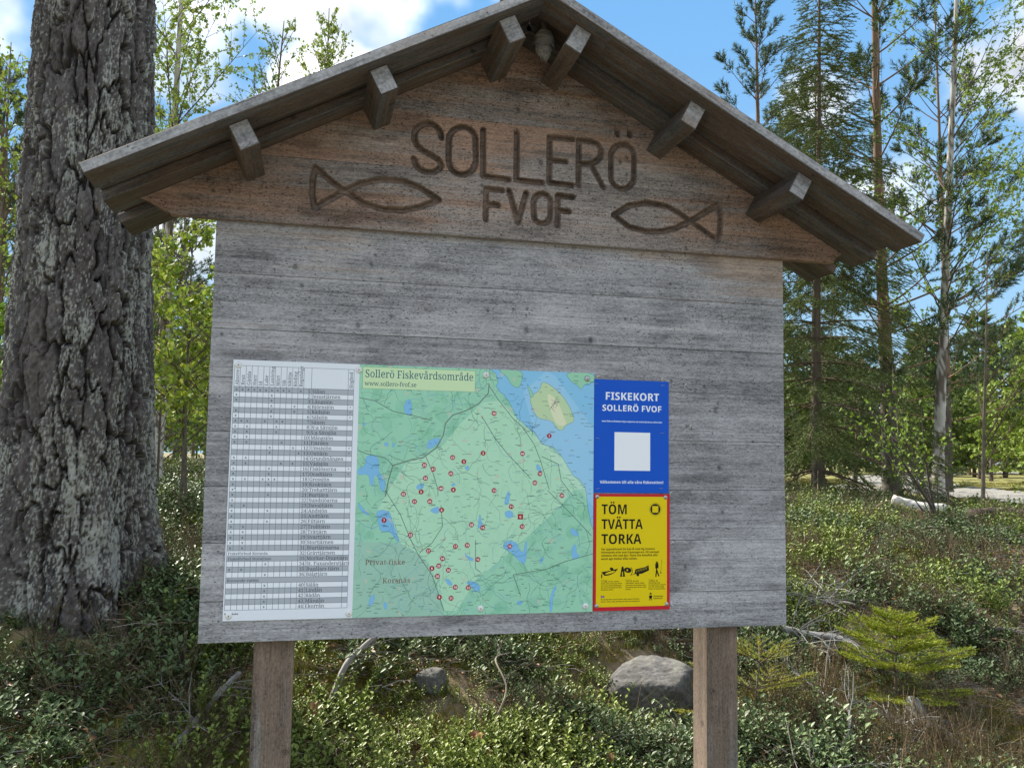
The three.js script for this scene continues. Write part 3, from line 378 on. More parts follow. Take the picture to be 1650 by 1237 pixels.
{
  const [c, g] = canvasOf(696, 984), R = rng(12), fit = (t, font, x, y, w, h) => { g.font = font; const q = g.measureText(t).width; g.save(); g.translate(x, y); g.scale(w / q, h || 1); g.fillText(t, 0, 0); g.restore(); };
  g.fillStyle = '#c8202e'; g.fillRect(0, 0, 696, 984); g.fillStyle = '#e9cd06'; g.fillRect(24, 22, 646, 930); g.fillStyle = '#10120c'; g.textBaseline = 'alphabetic';
  fit('TÖM', 'bold 118px sans-serif', 68, 172, 240, 0.98); fit('TVÄTTA', 'bold 118px sans-serif', 68, 298, 378, 0.98); fit('TORKA', 'bold 118px sans-serif', 68, 424, 366, 0.98);
  ['Var uppmärksam! Du kan få med dig invasiva', 'främmande arter som fripassagerare, till exempel', 'växtdelar eller små djur. Flytta inte betesfisk eller', 'annat agn mellan olika vatten.'].forEach((t, k) => fit(t, 'bold 25px sans-serif', 68, 476 + k * 27, [490, 530, 518, 330][k]));
  g.beginPath(); g.arc(562, 130, 47, 0, 7); g.fill(); g.strokeStyle = '#10120c'; g.lineWidth = 3; g.setLineDash([4, 3]); g.beginPath(); g.arc(562, 130, 55, 0, 7); g.stroke(); g.setLineDash([]); g.fillStyle = '#e9cd06'; g.fillRect(534, 102, 56, 56); g.fillStyle = '#10120c';
  // four small drawings: a tipped boat, washing gear, a boat on a trailer, an angler with a rod
  g.lineWidth = 5; g.beginPath(); g.moveTo(70, 660); g.lineTo(100, 690); g.quadraticCurveTo(180, 690, 222, 632); g.lineTo(150, 648); g.closePath(); g.fill(); g.fillStyle = '#e9cd06'; g.beginPath(); g.ellipse(150, 664, 46, 9, -0.25, 0, 7); g.fill(); g.fillStyle = '#10120c'; g.beginPath(); g.ellipse(164, 634, 17, 12, 0.4, 0, 7); g.fill(); g.fillRect(70, 676, 10, 34);
  g.beginPath(); g.moveTo(240, 700); g.lineTo(254, 620); g.quadraticCurveTo(262, 606, 272, 622); g.lineTo(286, 700); g.closePath(); g.fill(); g.beginPath(); g.ellipse(310, 646, 34, 22, 0.2, 0, 7); g.fill(); g.fillStyle = '#e9cd06'; g.beginPath(); g.arc(306, 646, 8, 0, 7); g.fill(); g.fillRect(258, 660, 8, 36); g.fillStyle = '#10120c'; g.beginPath(); g.arc(312, 655, 40, -0.9, 0.9); g.stroke();
  g.beginPath(); g.moveTo(326, 694); g.lineTo(372, 676); g.lineTo(380, 640); g.lineTo(470, 622); g.lineTo(500, 606); g.lineTo(506, 650); g.lineTo(440, 678); g.lineTo(376, 680); g.closePath(); g.fill(); g.beginPath(); g.arc(402, 686, 13, 0, 7); g.fill(); g.strokeStyle = '#e9cd06'; g.lineWidth = 3; for (let k = 0; k < 7; k++) { g.beginPath(); g.moveTo(388 + k * 15, 668 - k * 4); g.lineTo(398 + k * 15, 645 - k * 4); g.stroke(); } g.strokeStyle = '#10120c';
  g.lineWidth = 11; g.beginPath(); g.moveTo(576, 600); g.lineTo(574, 648); g.lineTo(568, 706); g.moveTo(576, 648); g.lineTo(596, 702); g.stroke(); g.beginPath(); g.arc(578, 586, 10, 0, 7); g.fill(); g.fillRect(562, 594, 30, 40); g.lineWidth = 2; g.beginPath(); g.moveTo(612, 668); g.lineTo(622, 560); g.stroke(); g.beginPath(); g.arc(614, 672, 6, 0, 7); g.fill();
  const col = (x, head, lines) => { fit(head, '27px sans-serif', x, 748, 58); lines.forEach((t, k) => fit(t, 'bold 15px sans-serif', k ? x : x + 66, k ? 744 + k * 17 : 744, Math.min(k ? 190 : 100, t.length * 7.2))); };
  col(68, 'TÖM', ['du båt, vatten-', 'skoter eller kanot på vatten', 'och rensa växter/igelkoppar.', 'Gör all utrustning och töm', 'bevärade vatten.']); col(290, 'TVÄTTA', ['din båt,', 'vattenkärl, kanot, bälte', 'och övrig utrustning innan', 'du flyttar den till ett nytt', 'vatten.']); col(500, 'TORKA', ['din', 'utrustning noga', 'torrstad innan nedsatt', 'och hår fullständigt', 'innan ett nya äventyr.']);
  g.fillStyle = '#203070'; g.fillRect(68, 858, 32, 18); g.fillStyle = '#fff'; g.fillRect(68, 865, 32, 4); g.fillRect(82, 858, 4, 18); g.fillStyle = '#c8202e'; g.fillRect(68, 866, 32, 2); g.fillRect(83, 858, 2, 18); g.fillStyle = '#10120c';
  fit('Be careful! Don’t move invasive alien species between', 'bold 15px sans-serif', 68, 894, 350); fit('waters. Clean, drain and dry your boat and equipment.', 'bold 15px sans-serif', 68, 912, 355);
  g.beginPath(); g.moveTo(506, 862); g.lineTo(534, 862); g.lineTo(534, 882); g.quadraticCurveTo(520, 902, 506, 882); g.closePath(); g.fill(); g.fillRect(510, 846, 20, 8); g.beginPath(); g.arc(520, 844, 6, 0, 7); g.fill(); g.strokeStyle = '#10120c'; g.lineWidth = 3; g.beginPath(); g.arc(511, 898, 5, 0, 7); g.moveTo(534, 898); g.arc(529, 898, 5, 0, 7); g.stroke();
  fit('Länsstyrelsen', 'bold 17px sans-serif', 546, 876, 92); fit('Dalarnas län', 'bold 17px sans-serif', 546, 894, 84);
  const m = sheet('invasive_species_sign', 'yellow sign with red border and bold black words below the blue poster', 'warning sign', 0.2232, 0.4534, 0.0556, 0.3822, 0.0015, 0.0037, c, 0.36, new THREE.Color(0.55, 0.02, 0.03));
  for (const [x, y] of [[0.233, 0.374], [0.44, 0.3732], [0.2335, 0.0698], [0.4441, 0.0702]]) screw(m, x, y, 0.0042, true, steel);
}
// old staples and scraps left in the planks
{
  const st = new THREE.TubeGeometry(new THREE.CatmullRomCurve3([V(-0.005, -0.004, -0.001), V(-0.004, 0.001, 0.003), V(0.001, 0.003, 0.004), V(0.005, 0, -0.001)]), 8, 0.0011, 5);
  for (const [x, y, a] of [[0.2348, 0.7151, 0.2], [0.4309, 0.7149, 1.2], [0.4582, 0.3846, 0.5], [0.462, 0.2418, 0.1], [0.4601, 0.0713, 1.6], [0.52, 0.58, 0.9], [0.505, 0.70, 0.4]]) { const s = part('old_staple', st, white, board); s.position.set(x, Y0 + y, 0.001); s.rotation.z = a; }
}
// torn paper wasp nest hanging under the ridge
{
  const root = thing('wasp_nest', 'torn grey paper wasp nest hanging under the roof ridge', 'wasp nest', [0.024, Y0 + 1.60, 0.14]), gb = new GB();
  const shell = (r, hh, a0, a1, y0, y1, seed, jag) => { const A = 28, B = 12, o = gb.p.length / 3; for (let j = 0; j <= B; j++) for (let i = 0; i <= A; i++) { const t = j / B, th = lerp(a0, a1, i / A), edge = j === B ? jag * (h3(i, seed, 7) - 0.3) : 0, y = lerp(y0, y1, t) - edge, rr = r * Math.sqrt(Math.max(0.03, 1 - ((y - 0.01) / hh) ** 2)) * (1 + 0.1 * (vn(i * 0.5, j * 0.7, seed) - 0.5)), b = 0.10 + 0.16 * vn(i * 0.3, y * 260, seed + 2); gb.v(Math.cos(th) * rr, y, Math.sin(th) * rr, [b * 1.02, b * 0.95, b * 0.84]); if (i && j) { const q = o + j * (A + 1) + i; gb.i.push(q - A - 2, q - A - 1, q - 1, q - A - 1, q, q - 1); } } };
  shell(0.03, 0.05, 0, 6.283, 0.045, 0.002, 3, 0.008); shell(0.025, 0.042, 0.9, 5.2, 0.012, -0.014, 9, 0.016); shell(0.026, 0.05, 0.7, 2.6, -0.004, -0.03, 5, 0.026);
  part('paper_envelope', gb.geo(), vcol({ side: THREE.DoubleSide, roughness: 1 }), root);
  const s = new GB(); s.tube([V(0, 0.045, 0), V(0.002, 0.07, -0.01), V(0, 0.10, -0.012)], [0.012, 0.008, 0.012], 8, [0.16, 0.14, 0.12], 0.3, 3); part('stalk', s.geo(), vcol({ roughness: 1 }), root);
}
// ---------- trees ----------
const barkMat = vcol({ roughness: 1 }), needleMat = leafMat(0.28, 0.7), freshLeaf = leafMat(0.45, 0.7), twigMat = vcol({ roughness: 0.95 });
// the old pine beside the board: plated bark built as relief
{
  const root = thing('old_pine', 'thick old pine trunk with deeply cracked dark grey bark and pale lichen beside the board', 'tree', [-1.44, 1.06, -1.28]);
  const A = 420, y0 = -0.25, ytop = 9, fineTop = 2.9, rows = []; for (let y = y0; y < fineTop; y += 0.0042) rows.push(y); for (let y = fineTop; y <= ytop; y += 0.06) rows.push(y);
  const gb = new GB();
  for (let j = 0; j < rows.length; j++) {
    const y = rows[j], base = 0.236 - 0.024 * Math.max(0, y - 0.8) + 0.085 * Math.exp(-Math.max(0, y) * 3.2) + 0.02 * Math.exp(-Math.max(0, y) * 1.2), R0 = Math.max(0.05, y > 3 ? 0.183 - 0.015 * (y - 3) : base);
    for (let i = 0; i <= A; i++) {
      const th = i / A * 2 * Math.PI, ct = Math.cos(th), st = Math.sin(th);
      const lobes = Math.exp(-Math.max(0, y) * 2.6) * (0.035 * Math.cos(th * 5 + 0.6) + 0.02 * Math.cos(th * 3 + 2));
      // seamless around: noise in 3-D on the cylinder
      const wx = 1.1 * (fbm3(ct * 3 + 4, y * 4, st * 3, 3) - 0.5) + 0.7 * (fbm3(ct * 11 + 1, y * 13, st * 11, 3) - 0.5), wy = 1.3 * (fbm3(ct * 3 + 9, y * 4 + 5, st * 3 + 3, 3) - 0.5) + 0.7 * (fbm3(ct * 12 + 9, y * 11 + 5, st * 12 + 3, 2) - 0.5);
      const N = 27, [f1, f2, id] = cellsWrap(th / (2 * Math.PI) * N + wx, y * 5 + wy, 11, N), [g1, g2, id2] = cellsWrap(th / (2 * Math.PI) * N * 2 + wx * 2.2, y * 12 + wy * 2.2, 23, N * 2);
      const fl = fbm3(ct * 7, y * 8, st * 7, 4), fine = fbm3(ct * 34, y * 60, st * 34, 3), shut = 0.5 * Math.max(0, fbm3(ct * 5 + 30, y * 5, st * 5, 2) - 0.5);
      const crack = sstep(0.0, 0.15, f2 - f1 + shut), crack2 = sstep(0.0, 0.10, g2 - g1 + shut * 1.5), tq = fl * 9, ter = Math.floor(tq) + sstep(0.88, 1, tq - Math.floor(tq)), flake = fbm3(ct * 22, y * 20, st * 22, 3) * 7, fk = Math.floor(flake) + sstep(0.8, 1, flake - Math.floor(flake)), grit = fbm3(ct * 70, y * 75, st * 70, 2);
      const relief = crack * (0.020 + 0.012 * id) + crack * crack2 * 0.0045 + crack * id2 * 0.004 + ter * 0.0026 - 0.022 + fk * 0.0026 * crack + (fine - 0.5) * 0.006 + (grit - 0.5) * 0.007;
      const r = R0 + lobes + relief - 0.018;
      const spot = fbm3(ct * 78, y * 88, st * 78, 3), lich = sstep(0.625, 0.675, fbm3(ct * 4 + 7, y * 4, st * 4, 3) * 0.5 + spot * 0.62 + (y < 0.9 ? 0.015 : 0)) * (0.35 + 0.65 * crack), plate = 0.72 + 0.4 * id + 0.3 * id2 + 0.6 * (fl - 0.5) + 1.3 * (fine - 0.5) + 1.5 * (spot - 0.5);
      const red = h3(Math.round(id * 999), 4, 4);
      const bark = [0.082 * plate, 0.074 * plate * (1 - 0.03 * red), 0.070 * plate * (1 - 0.08 * red)], deep = [0.05, 0.041, 0.035];
      const c = [0, 1, 2].map((k) => lerp(lerp(deep[k], bark[k] * (0.8 + 0.2 * crack2), crack), [0.34, 0.345, 0.30][k] * (0.6 + 0.7 * fine), lich * 0.8));
      gb.v(ct * r - 0.004 * y, y, st * r + 0.04 * y * 0.4, c);
      if (i && j) { const b = j * (A + 1) + i; gb.i.push(b - A - 2, b - 1, b - A - 1, b - A - 1, b - 1, b); }
    }
  }
  part('trunk', gb.geo(), barkMat, root);
  // its crown, far above the picture
  const w = new GB(), n = new GB(), R = rng(4);
  for (let k = 0; k < 26; k++) { const y = 6 + 3 * R(), a = R() * 6.28, L = 1.2 + 1.2 * R(), p = [0, 0.5, 1].map((t) => V(-0.004 * y + Math.cos(a) * L * t, y + L * 0.35 * t, 0.016 * y + Math.sin(a) * L * t)); w.tube(p, [0.04, 0.025, 0.008], 5, [0.16, 0.085, 0.045]); for (let q = 0; q < 16; q++) tuft(n, p[1].clone().lerp(p[2], R() * 1.2).add(V((R() - 0.5) * 0.7, (R() - 0.5) * 0.5, (R() - 0.5) * 0.7)), V(Math.cos(a), 0.8, Math.sin(a)).normalize(), R, 14, 0.09, 0.010, [0.05, 0.085, 0.028]); }
  part('branches', w.geo(), twigMat, root); part('crown', n.geo(), needleMat, root);
}
function cellsWrap(x, y, s, N) { const X = Math.floor(x), Y = Math.floor(y); let f1 = 9, f2 = 9, id = 0; for (let j = -1; j < 2; j++) for (let i = -1; i < 2; i++) { const a = X + i, b = Y + j, w = ((a % N) + N) % N, d = Math.hypot(a + h3(w, b, s) - x, b + h3(w, b, s + 1) - y); if (d < f1) { f2 = f1; f1 = d; id = h3(w, b, s + 2); } else if (d < f2) f2 = d; } return [f1, f2, id]; }
function perp(d, a) { const q = V(Math.abs(d.y) > 0.9 ? 1 : 0, Math.abs(d.y) > 0.9 ? 0 : 1, 0); const u = V().crossVectors(d, q).normalize(), w = V().crossVectors(d, u); return u.multiplyScalar(Math.cos(a)).addScaledVector(w, Math.sin(a)); }
function tint(c, R, k = 0.3) { const f = 1 + (R() - 0.5) * 2 * k, g = 1 + (R() - 0.5) * 0.2; return [c[0] * f * g, c[1] * f, c[2] * f]; }
function tuft(gb, p, d, R, n, len, w, c, shoot = 0.1) {   // pine shoot: needles all along it, pointing forward
  const cc = tint(c, R), q = V(), nd = V();
  for (let k = 0; k < n; k++) { const t = R(), o = perp(d, R() * 6.283); q.copy(p).addScaledVector(d, t * shoot); nd.copy(d).multiplyScalar(0.75).addScaledVector(o, 0.75).normalize(); gb.blade(q, nd, len * (0.7 + 0.5 * R()), w, perp(nd, R() * 6.28), cc); }
}
const curveOf = (p0, d, L, droop, n, R, wob = 0.12) => { const o = [p0.clone()], q = p0.clone(), dd = d.clone(); for (let k = 1; k <= n; k++) { dd.y += droop / n; dd.x += (R() - 0.5) * wob; dd.z += (R() - 0.5) * wob; dd.normalize(); q.addScaledVector(dd, L / n); o.push(q.clone()); } return o; };
const at = (p, t) => { const f = clamp(t, 0, 0.9999) * (p.length - 1), k = Math.floor(f); return p[k].clone().lerp(p[k + 1], f - k); };
const dirAt = (p, t) => { const k = Math.min(p.length - 2, Math.floor(clamp(t, 0, 0.999) * (p.length - 1))); return p[k + 1].clone().sub(p[k]).normalize(); };
// a tree's trunk through given points: [x, y, z] relative to its base
function fineTrunk(wood, o, rf, seg, col, rough) { const c = new THREE.CatmullRomCurve3(o.axis.map((p) => V(...p))).getPoints(180); wood.tube(c, c.map((_, k) => rf(k / 180)), seg, col, rough, o.seed); }
function trunkOf(pts) { return new THREE.CatmullRomCurve3(pts.map((p) => V(...p))).getPoints(24); }
function pine(o) {
  const R = rng(o.seed), root = thing('pine_tree', o.label, 'tree', o.pos, o.group), T = trunkOf(o.axis), top = T[T.length - 1].y, wood = new GB(), br = new GB(), nd = new GB();
  fineTrunk(wood, o, (t) => lerp(o.r, 0.008, Math.pow(t, 0.9)), 12, (t, q) => { const f = 0.7 + 0.6 * h3(q, Math.round(t * 60), 3), up = sstep(0.25, 0.5, t + 0.15 * h3(q, Math.round(t * 20), 8)); return [lerp(0.085, 0.18, up) * f, lerp(0.072, 0.115, up) * f, lerp(0.062, 0.075, up) * f]; }, 0.16);
  const gap = o.gap || 0.42; let y = o.from;
  while (y < top - 0.12) {
    const f = (y - o.from) / (top - o.from), tt = T.reduce((b, p, k) => Math.abs(p.y - y) < Math.abs(T[b].y - y) ? k : b, 0), P = T[tt], n = 4 + Math.floor(R() * 2), L0 = o.spread * Math.pow(1 - f, 0.75) * (0.7 + 0.3 * Math.min(1, f * 5)) + 0.12;
    for (let k = 0; k < n; k++) {
      if (R() < (o.gaps || 0)) continue;
      const a = (k + R() * 0.7) / n * 6.283, L = L0 * (0.65 + 0.5 * R()), d = V(Math.cos(a), lerp(0.15, 1.1, f), Math.sin(a)).normalize(), b = curveOf(V(P.x, y + (R() - 0.5) * 0.12, P.z), d, L, 0.35, 6, R);
      br.tube(b, b.map((_, q) => lerp(0.005 + 0.006 * L0, 0.002, q / 6)), 4, [0.17, 0.105, 0.06]);
      const m = Math.ceil(L * 17 * (o.dense || 1));
      tuft(nd, b[6], dirAt(b, 1), R, o.needles || 34, 0.075, o.nw || 0.010, o.col || [0.085, 0.125, 0.05], 0.14);
      for (let q = 0; q < m; q++) { const t = 0.3 + 0.7 * Math.sqrt(R()), p = at(b, t), dd = dirAt(b, t).multiplyScalar(0.8).addScaledVector(perp(dirAt(b, t), R() * 6.28), 0.6), tl = (0.10 + 0.22 * R()) * Math.min(1, L) * (1.15 - t * 0.6); dd.y += 0.25; dd.normalize(); const e = p.clone().addScaledVector(dd, tl); br.tube([p, e], [0.0035, 0.002], 3, [0.16, 0.11, 0.06]); tuft(nd, e.clone().addScaledVector(dd, -0.05), dd, R, o.needles || 34, 0.07, o.nw || 0.010, o.col || [0.085, 0.125, 0.05], 0.13); if (tl > 0.15) { const d2 = dd.clone().addScaledVector(perp(dd, R() * 6.28), 0.8).normalize(); tuft(nd, p.clone().lerp(e, 0.5), d2, R, (o.needles || 34) * 0.7 | 0, 0.065, o.nw || 0.010, o.col || [0.085, 0.125, 0.05], 0.12); } }
    }
    y += gap * (0.8 + 0.4 * R()) * lerp(1, 0.75, f);
  }
  tuft(nd, T[24].clone().add(V(0, -0.1, 0)), V(0, 1, 0), R, 40, 0.06, 0.005, o.col || [0.085, 0.125, 0.05], 0.3);
  part('trunk', wood.geo(), barkMat, root); part('branches', br.geo(), twigMat, root); part('crown', nd.geo(), needleMat, root);
  return root;
}
function spruceTwig(nd, p, d, flat, L, R, n, nl, nw, c) {   // a shoot combed with short needles on both sides and above
  const cc = tint(c, R, 0.22), up = V().crossVectors(flat, d), q = V(), e = V();
  for (let k = 0; k < n; k++) { const t = k / n, s = k % 3 === 2 ? (R() - 0.5) : (k % 2 ? 1 : -1); q.copy(p).addScaledVector(d, t * L); e.copy(d).multiplyScalar(0.75).addScaledVector(flat, s * 0.8).addScaledVector(up, 0.15 + 0.5 * R() * (k % 3 === 2 ? 1.6 : 0.6)).normalize(); nd.blade(q, e, nl * (0.8 + 0.4 * R()), nw, perp(e, R() * 6.28), cc); }
}
function spruce(o) {
  const R = rng(o.seed), root = thing(o.name || 'spruce_tree', o.label, 'tree', o.pos, o.group), T = trunkOf(o.axis), top = T[T.length - 1].y, wood = new GB(), br = new GB(), nd = new GB();
  wood.tube(T, T.map((p, k) => lerp(o.r, o.tip || 0.006, Math.pow(k / 24, 0.9))), o.sides || 10, (t, q) => { const f = 0.7 + 0.6 * h3(q, Math.round(t * 50), 5); return [0.135 * f, 0.105 * f, 0.078 * f]; }, 0.2, o.seed);
  let y = o.from;
  while (y < top - 0.03 * top) {
    const f = (y - o.from) / (top - o.from), tt = T.reduce((b, p, k) => Math.abs(p.y - y) < Math.abs(T[b].y - y) ? k : b, 0), P = T[tt], n = o.whorl || 5, L0 = o.spread * Math.pow(1 - f, o.pow || 0.85) + o.spread * 0.05;
    for (let k = 0; k < n; k++) {
      const a = (k + R() * 0.8) / n * 6.283, L = L0 * (0.7 + 0.45 * R()), d = V(Math.cos(a), lerp(o.low ?? -0.25, 0.75, f), Math.sin(a)).normalize(), b = curveOf(V(P.x, y + (R() - 0.5) * 0.06 * o.gap, P.z), d, L, o.lift ?? 0.25, 6, R, 0.06);
      br.tube(b, b.map((_, q) => lerp((o.br || 0.004) + 0.005 * L, 0.0015, q / 6)), 4, [0.12, 0.085, 0.055]);
      const side = V(-Math.sin(a), 0, Math.cos(a)), st = o.step, m = Math.ceil(L / st);
      for (let q = 1; q <= m; q++) for (const s of [-1, 1]) {
        const t = q / m; if (t < (o.bare ?? 0.15)) continue; const p = at(b, t), bd = dirAt(b, t), tl = Math.min(o.twig * (0.75 + 0.5 * R()), L * (1.05 - t) * 0.75 + o.twig * 0.3), d2 = bd.clone().multiplyScalar(0.8).addScaledVector(side, s * 0.75); d2.y += o.hang ?? -0.35; d2.normalize();
        const fl = V().crossVectors(d2, V(0, 1, 0)).normalize(); if (o.twigWood) br.tube([p, p.clone().addScaledVector(d2, tl)], [0.0012, 0.0006], 3, [0.14, 0.1, 0.05]);
        spruceTwig(nd, p, d2, fl, tl, R, Math.ceil(tl * o.perM), o.nl, o.nw, o.col);
        if (o.sub && tl > o.twig * 0.5) for (const s2 of [-1, 1]) { const d3 = d2.clone().multiplyScalar(0.75).addScaledVector(fl, s2 * 0.7).normalize(); spruceTwig(nd, p.clone().addScaledVector(d2, tl * 0.45), d3, V().crossVectors(d3, V(0, 1, 0)).normalize(), tl * 0.45, R, Math.ceil(tl * 0.45 * o.perM), o.nl, o.nw, o.col); }
      }
      spruceTwig(nd, at(b, 0.7), dirAt(b, 0.9), side, L * 0.32, R, Math.ceil(L * 0.32 * o.perM), o.nl, o.nw, o.tipCol || o.col);
    }
    y += o.gap * (0.75 + 0.5 * R()) * lerp(1, 0.7, f);
  }
  spruceTwig(nd, T[20], V(0, 1, 0), V(1, 0, 0), top - T[20].y, R, Math.ceil((top - T[20].y) * o.perM), o.nl, o.nw, o.tipCol || o.col);
  part('trunk', wood.geo(), barkMat, root); part('branches', br.geo(), twigMat, root); part('crown', nd.geo(), needleMat, root);
  return root;
}
function birch(o) {
  const R = rng(o.seed), root = thing(o.name || 'birch_tree', o.label, o.category || 'tree', o.pos, o.group), T = trunkOf(o.axis), top = T[T.length - 1].y, wood = new GB(), br = new GB(), lf = new GB();
  const pale = o.bark === 'white';
  fineTrunk(wood, o, (t) => lerp(o.r, 0.004, Math.pow(t, 0.85)) * (1 + 0.5 * Math.exp(-t * 40)), o.sides || 14, (t, q) => { const dark = vn(q * 0.7, t * 85, o.seed) * 0.6 + 0.4 * h3(q, Math.round(t * 180), 3) > (pale ? 0.56 + 0.08 * Math.sin(t * 11) : 0.2), f = 0.8 + 0.4 * h3(q, Math.round(t * 70), 7); return dark || t > 0.75 || !pale ? [0.13 * f, 0.105 * f, 0.08 * f] : [0.47 * f, 0.44 * f, 0.39 * f]; }, 0.14);
  const leaf = (p) => { const d = V(R() - 0.5, -0.35 + 0.7 * (R() - 0.5), R() - 0.5).normalize(), L = o.leaf * (0.6 + 0.7 * R()), c = tint(R() < 0.2 ? o.col2 || o.col : o.col, R, 0.25); lf[o.big ? 'leaf' : 'rhomb'](p, d, perp(d, R() * 6.28), L, L * 0.8, c); };
  const twig = (p, d, L, n) => { const b = curveOf(p, d, L, o.droop ?? -0.15, 4, R, 0.25); br.tube(b, [0.003, 0.0025, 0.002, 0.0016, 0.001].map((q) => q * (o.tw || 1)), 3, [0.13, 0.09, 0.06]); for (let k = 0; k < n; k++) { const q = at(b, 0.15 + 0.85 * R()); q.x += (R() - 0.5) * 0.03; q.y += (R() - 0.5) * 0.03; q.z += (R() - 0.5) * 0.03; leaf(q); } return b; };
  for (let k = 0; k < o.limbs; k++) {
    const f = (k + R()) / o.limbs, y = lerp(o.from, top * 0.97, f), tt = T.reduce((b, p, q) => Math.abs(p.y - y) < Math.abs(T[b].y - y) ? q : b, 0), P = T[tt], a = R() * 6.283, L = o.spread * Math.pow(1 - f, 0.6) * (0.6 + 0.6 * R()) + 0.15, d = V(Math.cos(a), o.rise ?? 1.0, Math.sin(a)).normalize();
    const b = curveOf(V(P.x, y, P.z), d, L, o.bend ?? -0.2, 6, R, 0.2); br.tube(b, b.map((_, q) => lerp(0.003 + 0.0045 * L, 0.0015, q / 6) * (o.tw || 1)), 4, [0.11, 0.075, 0.055]);
    const m = Math.ceil(L * (o.twigs || 9)); for (let q = 0; q < m; q++) { const t = 0.2 + 0.8 * R(), d2 = dirAt(b, t).addScaledVector(perp(dirAt(b, t), R() * 6.28), 0.9).normalize(), tl = (0.15 + 0.35 * R()) * Math.min(1, L); const tb = twig(at(b, t), d2, tl, Math.ceil(o.leaves * (0.5 + R()))); if (R() < 0.5) twig(tb[2], d2.clone().addScaledVector(perp(d2, R() * 6.28), 0.8).normalize(), tl * 0.6, Math.ceil(o.leaves * 0.6)); }
  }
  part('trunk', wood.geo(), o.smooth || barkMat, root); part('branches', br.geo(), twigMat, root); part('crown', lf.geo(), freshLeaf, root);
  return root;
}
const YG = [0.27, 0.36, 0.06], YG2 = [0.33, 0.36, 0.08], FG = [0.20, 0.30, 0.05], DG = [0.045, 0.075, 0.028];
const stand = (x, z) => [x, ground(x, z) - 0.03, z];
// to the left
pine({ seed: 3, label: 'slender pine with reddish flaking bark behind the thick old pine', pos: stand(-1.95, -3.9), axis: [[0, 0, 0], [0.05, 2, 0], [0.09, 4, 0.03], [0.05, 7.5, 0]], r: 0.155, from: 5.4, spread: 1.3, needles: 14 });
birch({ seed: 5, bark: 'white', label: 'leaning white-barked birch with sparse yellow-green leaves between old pine and board', pos: stand(-2.14, -7.3), axis: [[0, 0, 0], [0.05, 1.0, 0.08], [0.08, 2.9, 0.26], [0.12, 5.1, 0.46], [0.2, 8.0, 0.6]], r: 0.085, from: 2.2, limbs: 46, spread: 1.35, rise: 1.5, leaf: 0.034, leaves: 19, twigs: 12, col: YG, col2: YG2 });
birch({ seed: 6, label: 'young birch whose thin twiggy top rises behind the left roof slope', pos: stand(-1.0, -6.7), axis: [[0, 0, 0], [0.02, 2, 0], [-0.02, 4, 0], [0.02, 4.95, 0]], r: 0.04, from: 1.4, limbs: 34, spread: 1.1, rise: 2.4, leaf: 0.028, leaves: 10, twigs: 11, col: FG, col2: YG2 });
birch({ seed: 8, label: 'young birch with fuller pale top behind the middle of the left roof slope', pos: stand(-0.52, -7.6), axis: [[0, 0, 0], [0.02, 2, 0], [0, 4, 0], [0, 5.6, 0]], r: 0.045, from: 1.6, limbs: 44, spread: 1.0, rise: 2.2, leaf: 0.030, leaves: 15, twigs: 12, col: YG, col2: YG2 });
for (const [x, z, h, seed, lab] of [[-1.46, -3.05, 1.5, 21, 'leafy sapling touching the edge of the old pine'], [-1.28, -3.0, 1.7, 22, 'leafy multi-leaved sapling midway between old pine and board'], [-1.06, -2.6, 1.35, 23, 'leafy sapling close beside the left edge of the board'], [-1.33, -3.6, 2.0, 24, 'tall thin leafy sapling in front of the white birch'], [-1.62, -4.3, 1.9, 25, 'leafy sapling half hidden behind the old pine'], [-1.0, -3.9, 2.1, 26, 'leafy sapling partly behind the left edge of the board']])
  birch({ seed, name: 'leafy_sapling', category: 'sapling', label: lab, group: 'saplings between old pine and board', pos: stand(x, z), axis: [[0, 0, 0], [0.04 * (seed % 3 - 1), h * 0.5, 0.02], [0.09 * (seed % 3 - 1), h, 0.03]], r: 0.011, sides: 5, from: 0.45, limbs: 17, spread: 0.5, rise: 0.9, leaf: 0.034, leaves: 8, twigs: 13, big: true, col: [0.29, 0.38, 0.045], col2: YG2 });
for (const [x, z, h, seed, lab] of [[-2.75, -4.3, 1.9, 31, 'leafy sapling beyond the far side of the old pine'], [-2.45, -3.7, 1.3, 32, 'short leafy sapling at the outer side of the old pine']])
  birch({ seed, name: 'leafy_sapling', category: 'sapling', label: lab, pos: stand(x, z), axis: [[0, 0, 0], [0.04, h * 0.5, 0], [0.02, h, 0]], r: 0.012, sides: 5, from: 0.3, limbs: 18, spread: 0.55, rise: 0.8, leaf: 0.05, leaves: 6, twigs: 12, big: true, col: [0.19, 0.31, 0.03], col2: YG });
birch({ seed: 33, label: 'thin birch showing yellow-green leaves beyond the outer side of the old pine', pos: stand(-3.7, -7.2), axis: [[0, 0, 0], [0.03, 2, 0], [0, 4.6, 0]], r: 0.05, from: 1.5, limbs: 34, spread: 1.0, rise: 1.4, leaf: 0.04, leaves: 8, twigs: 9, col: YG, col2: YG2 });
pine({ seed: 35, label: 'young pine with upright top beyond the outer side of the old pine', pos: stand(-4.85, -10.6), axis: [[0, 0, 0], [0.03, 2.5, 0], [0, 5.75, 0]], r: 0.085, from: 0.8, spread: 1.2, dense: 1.5 });
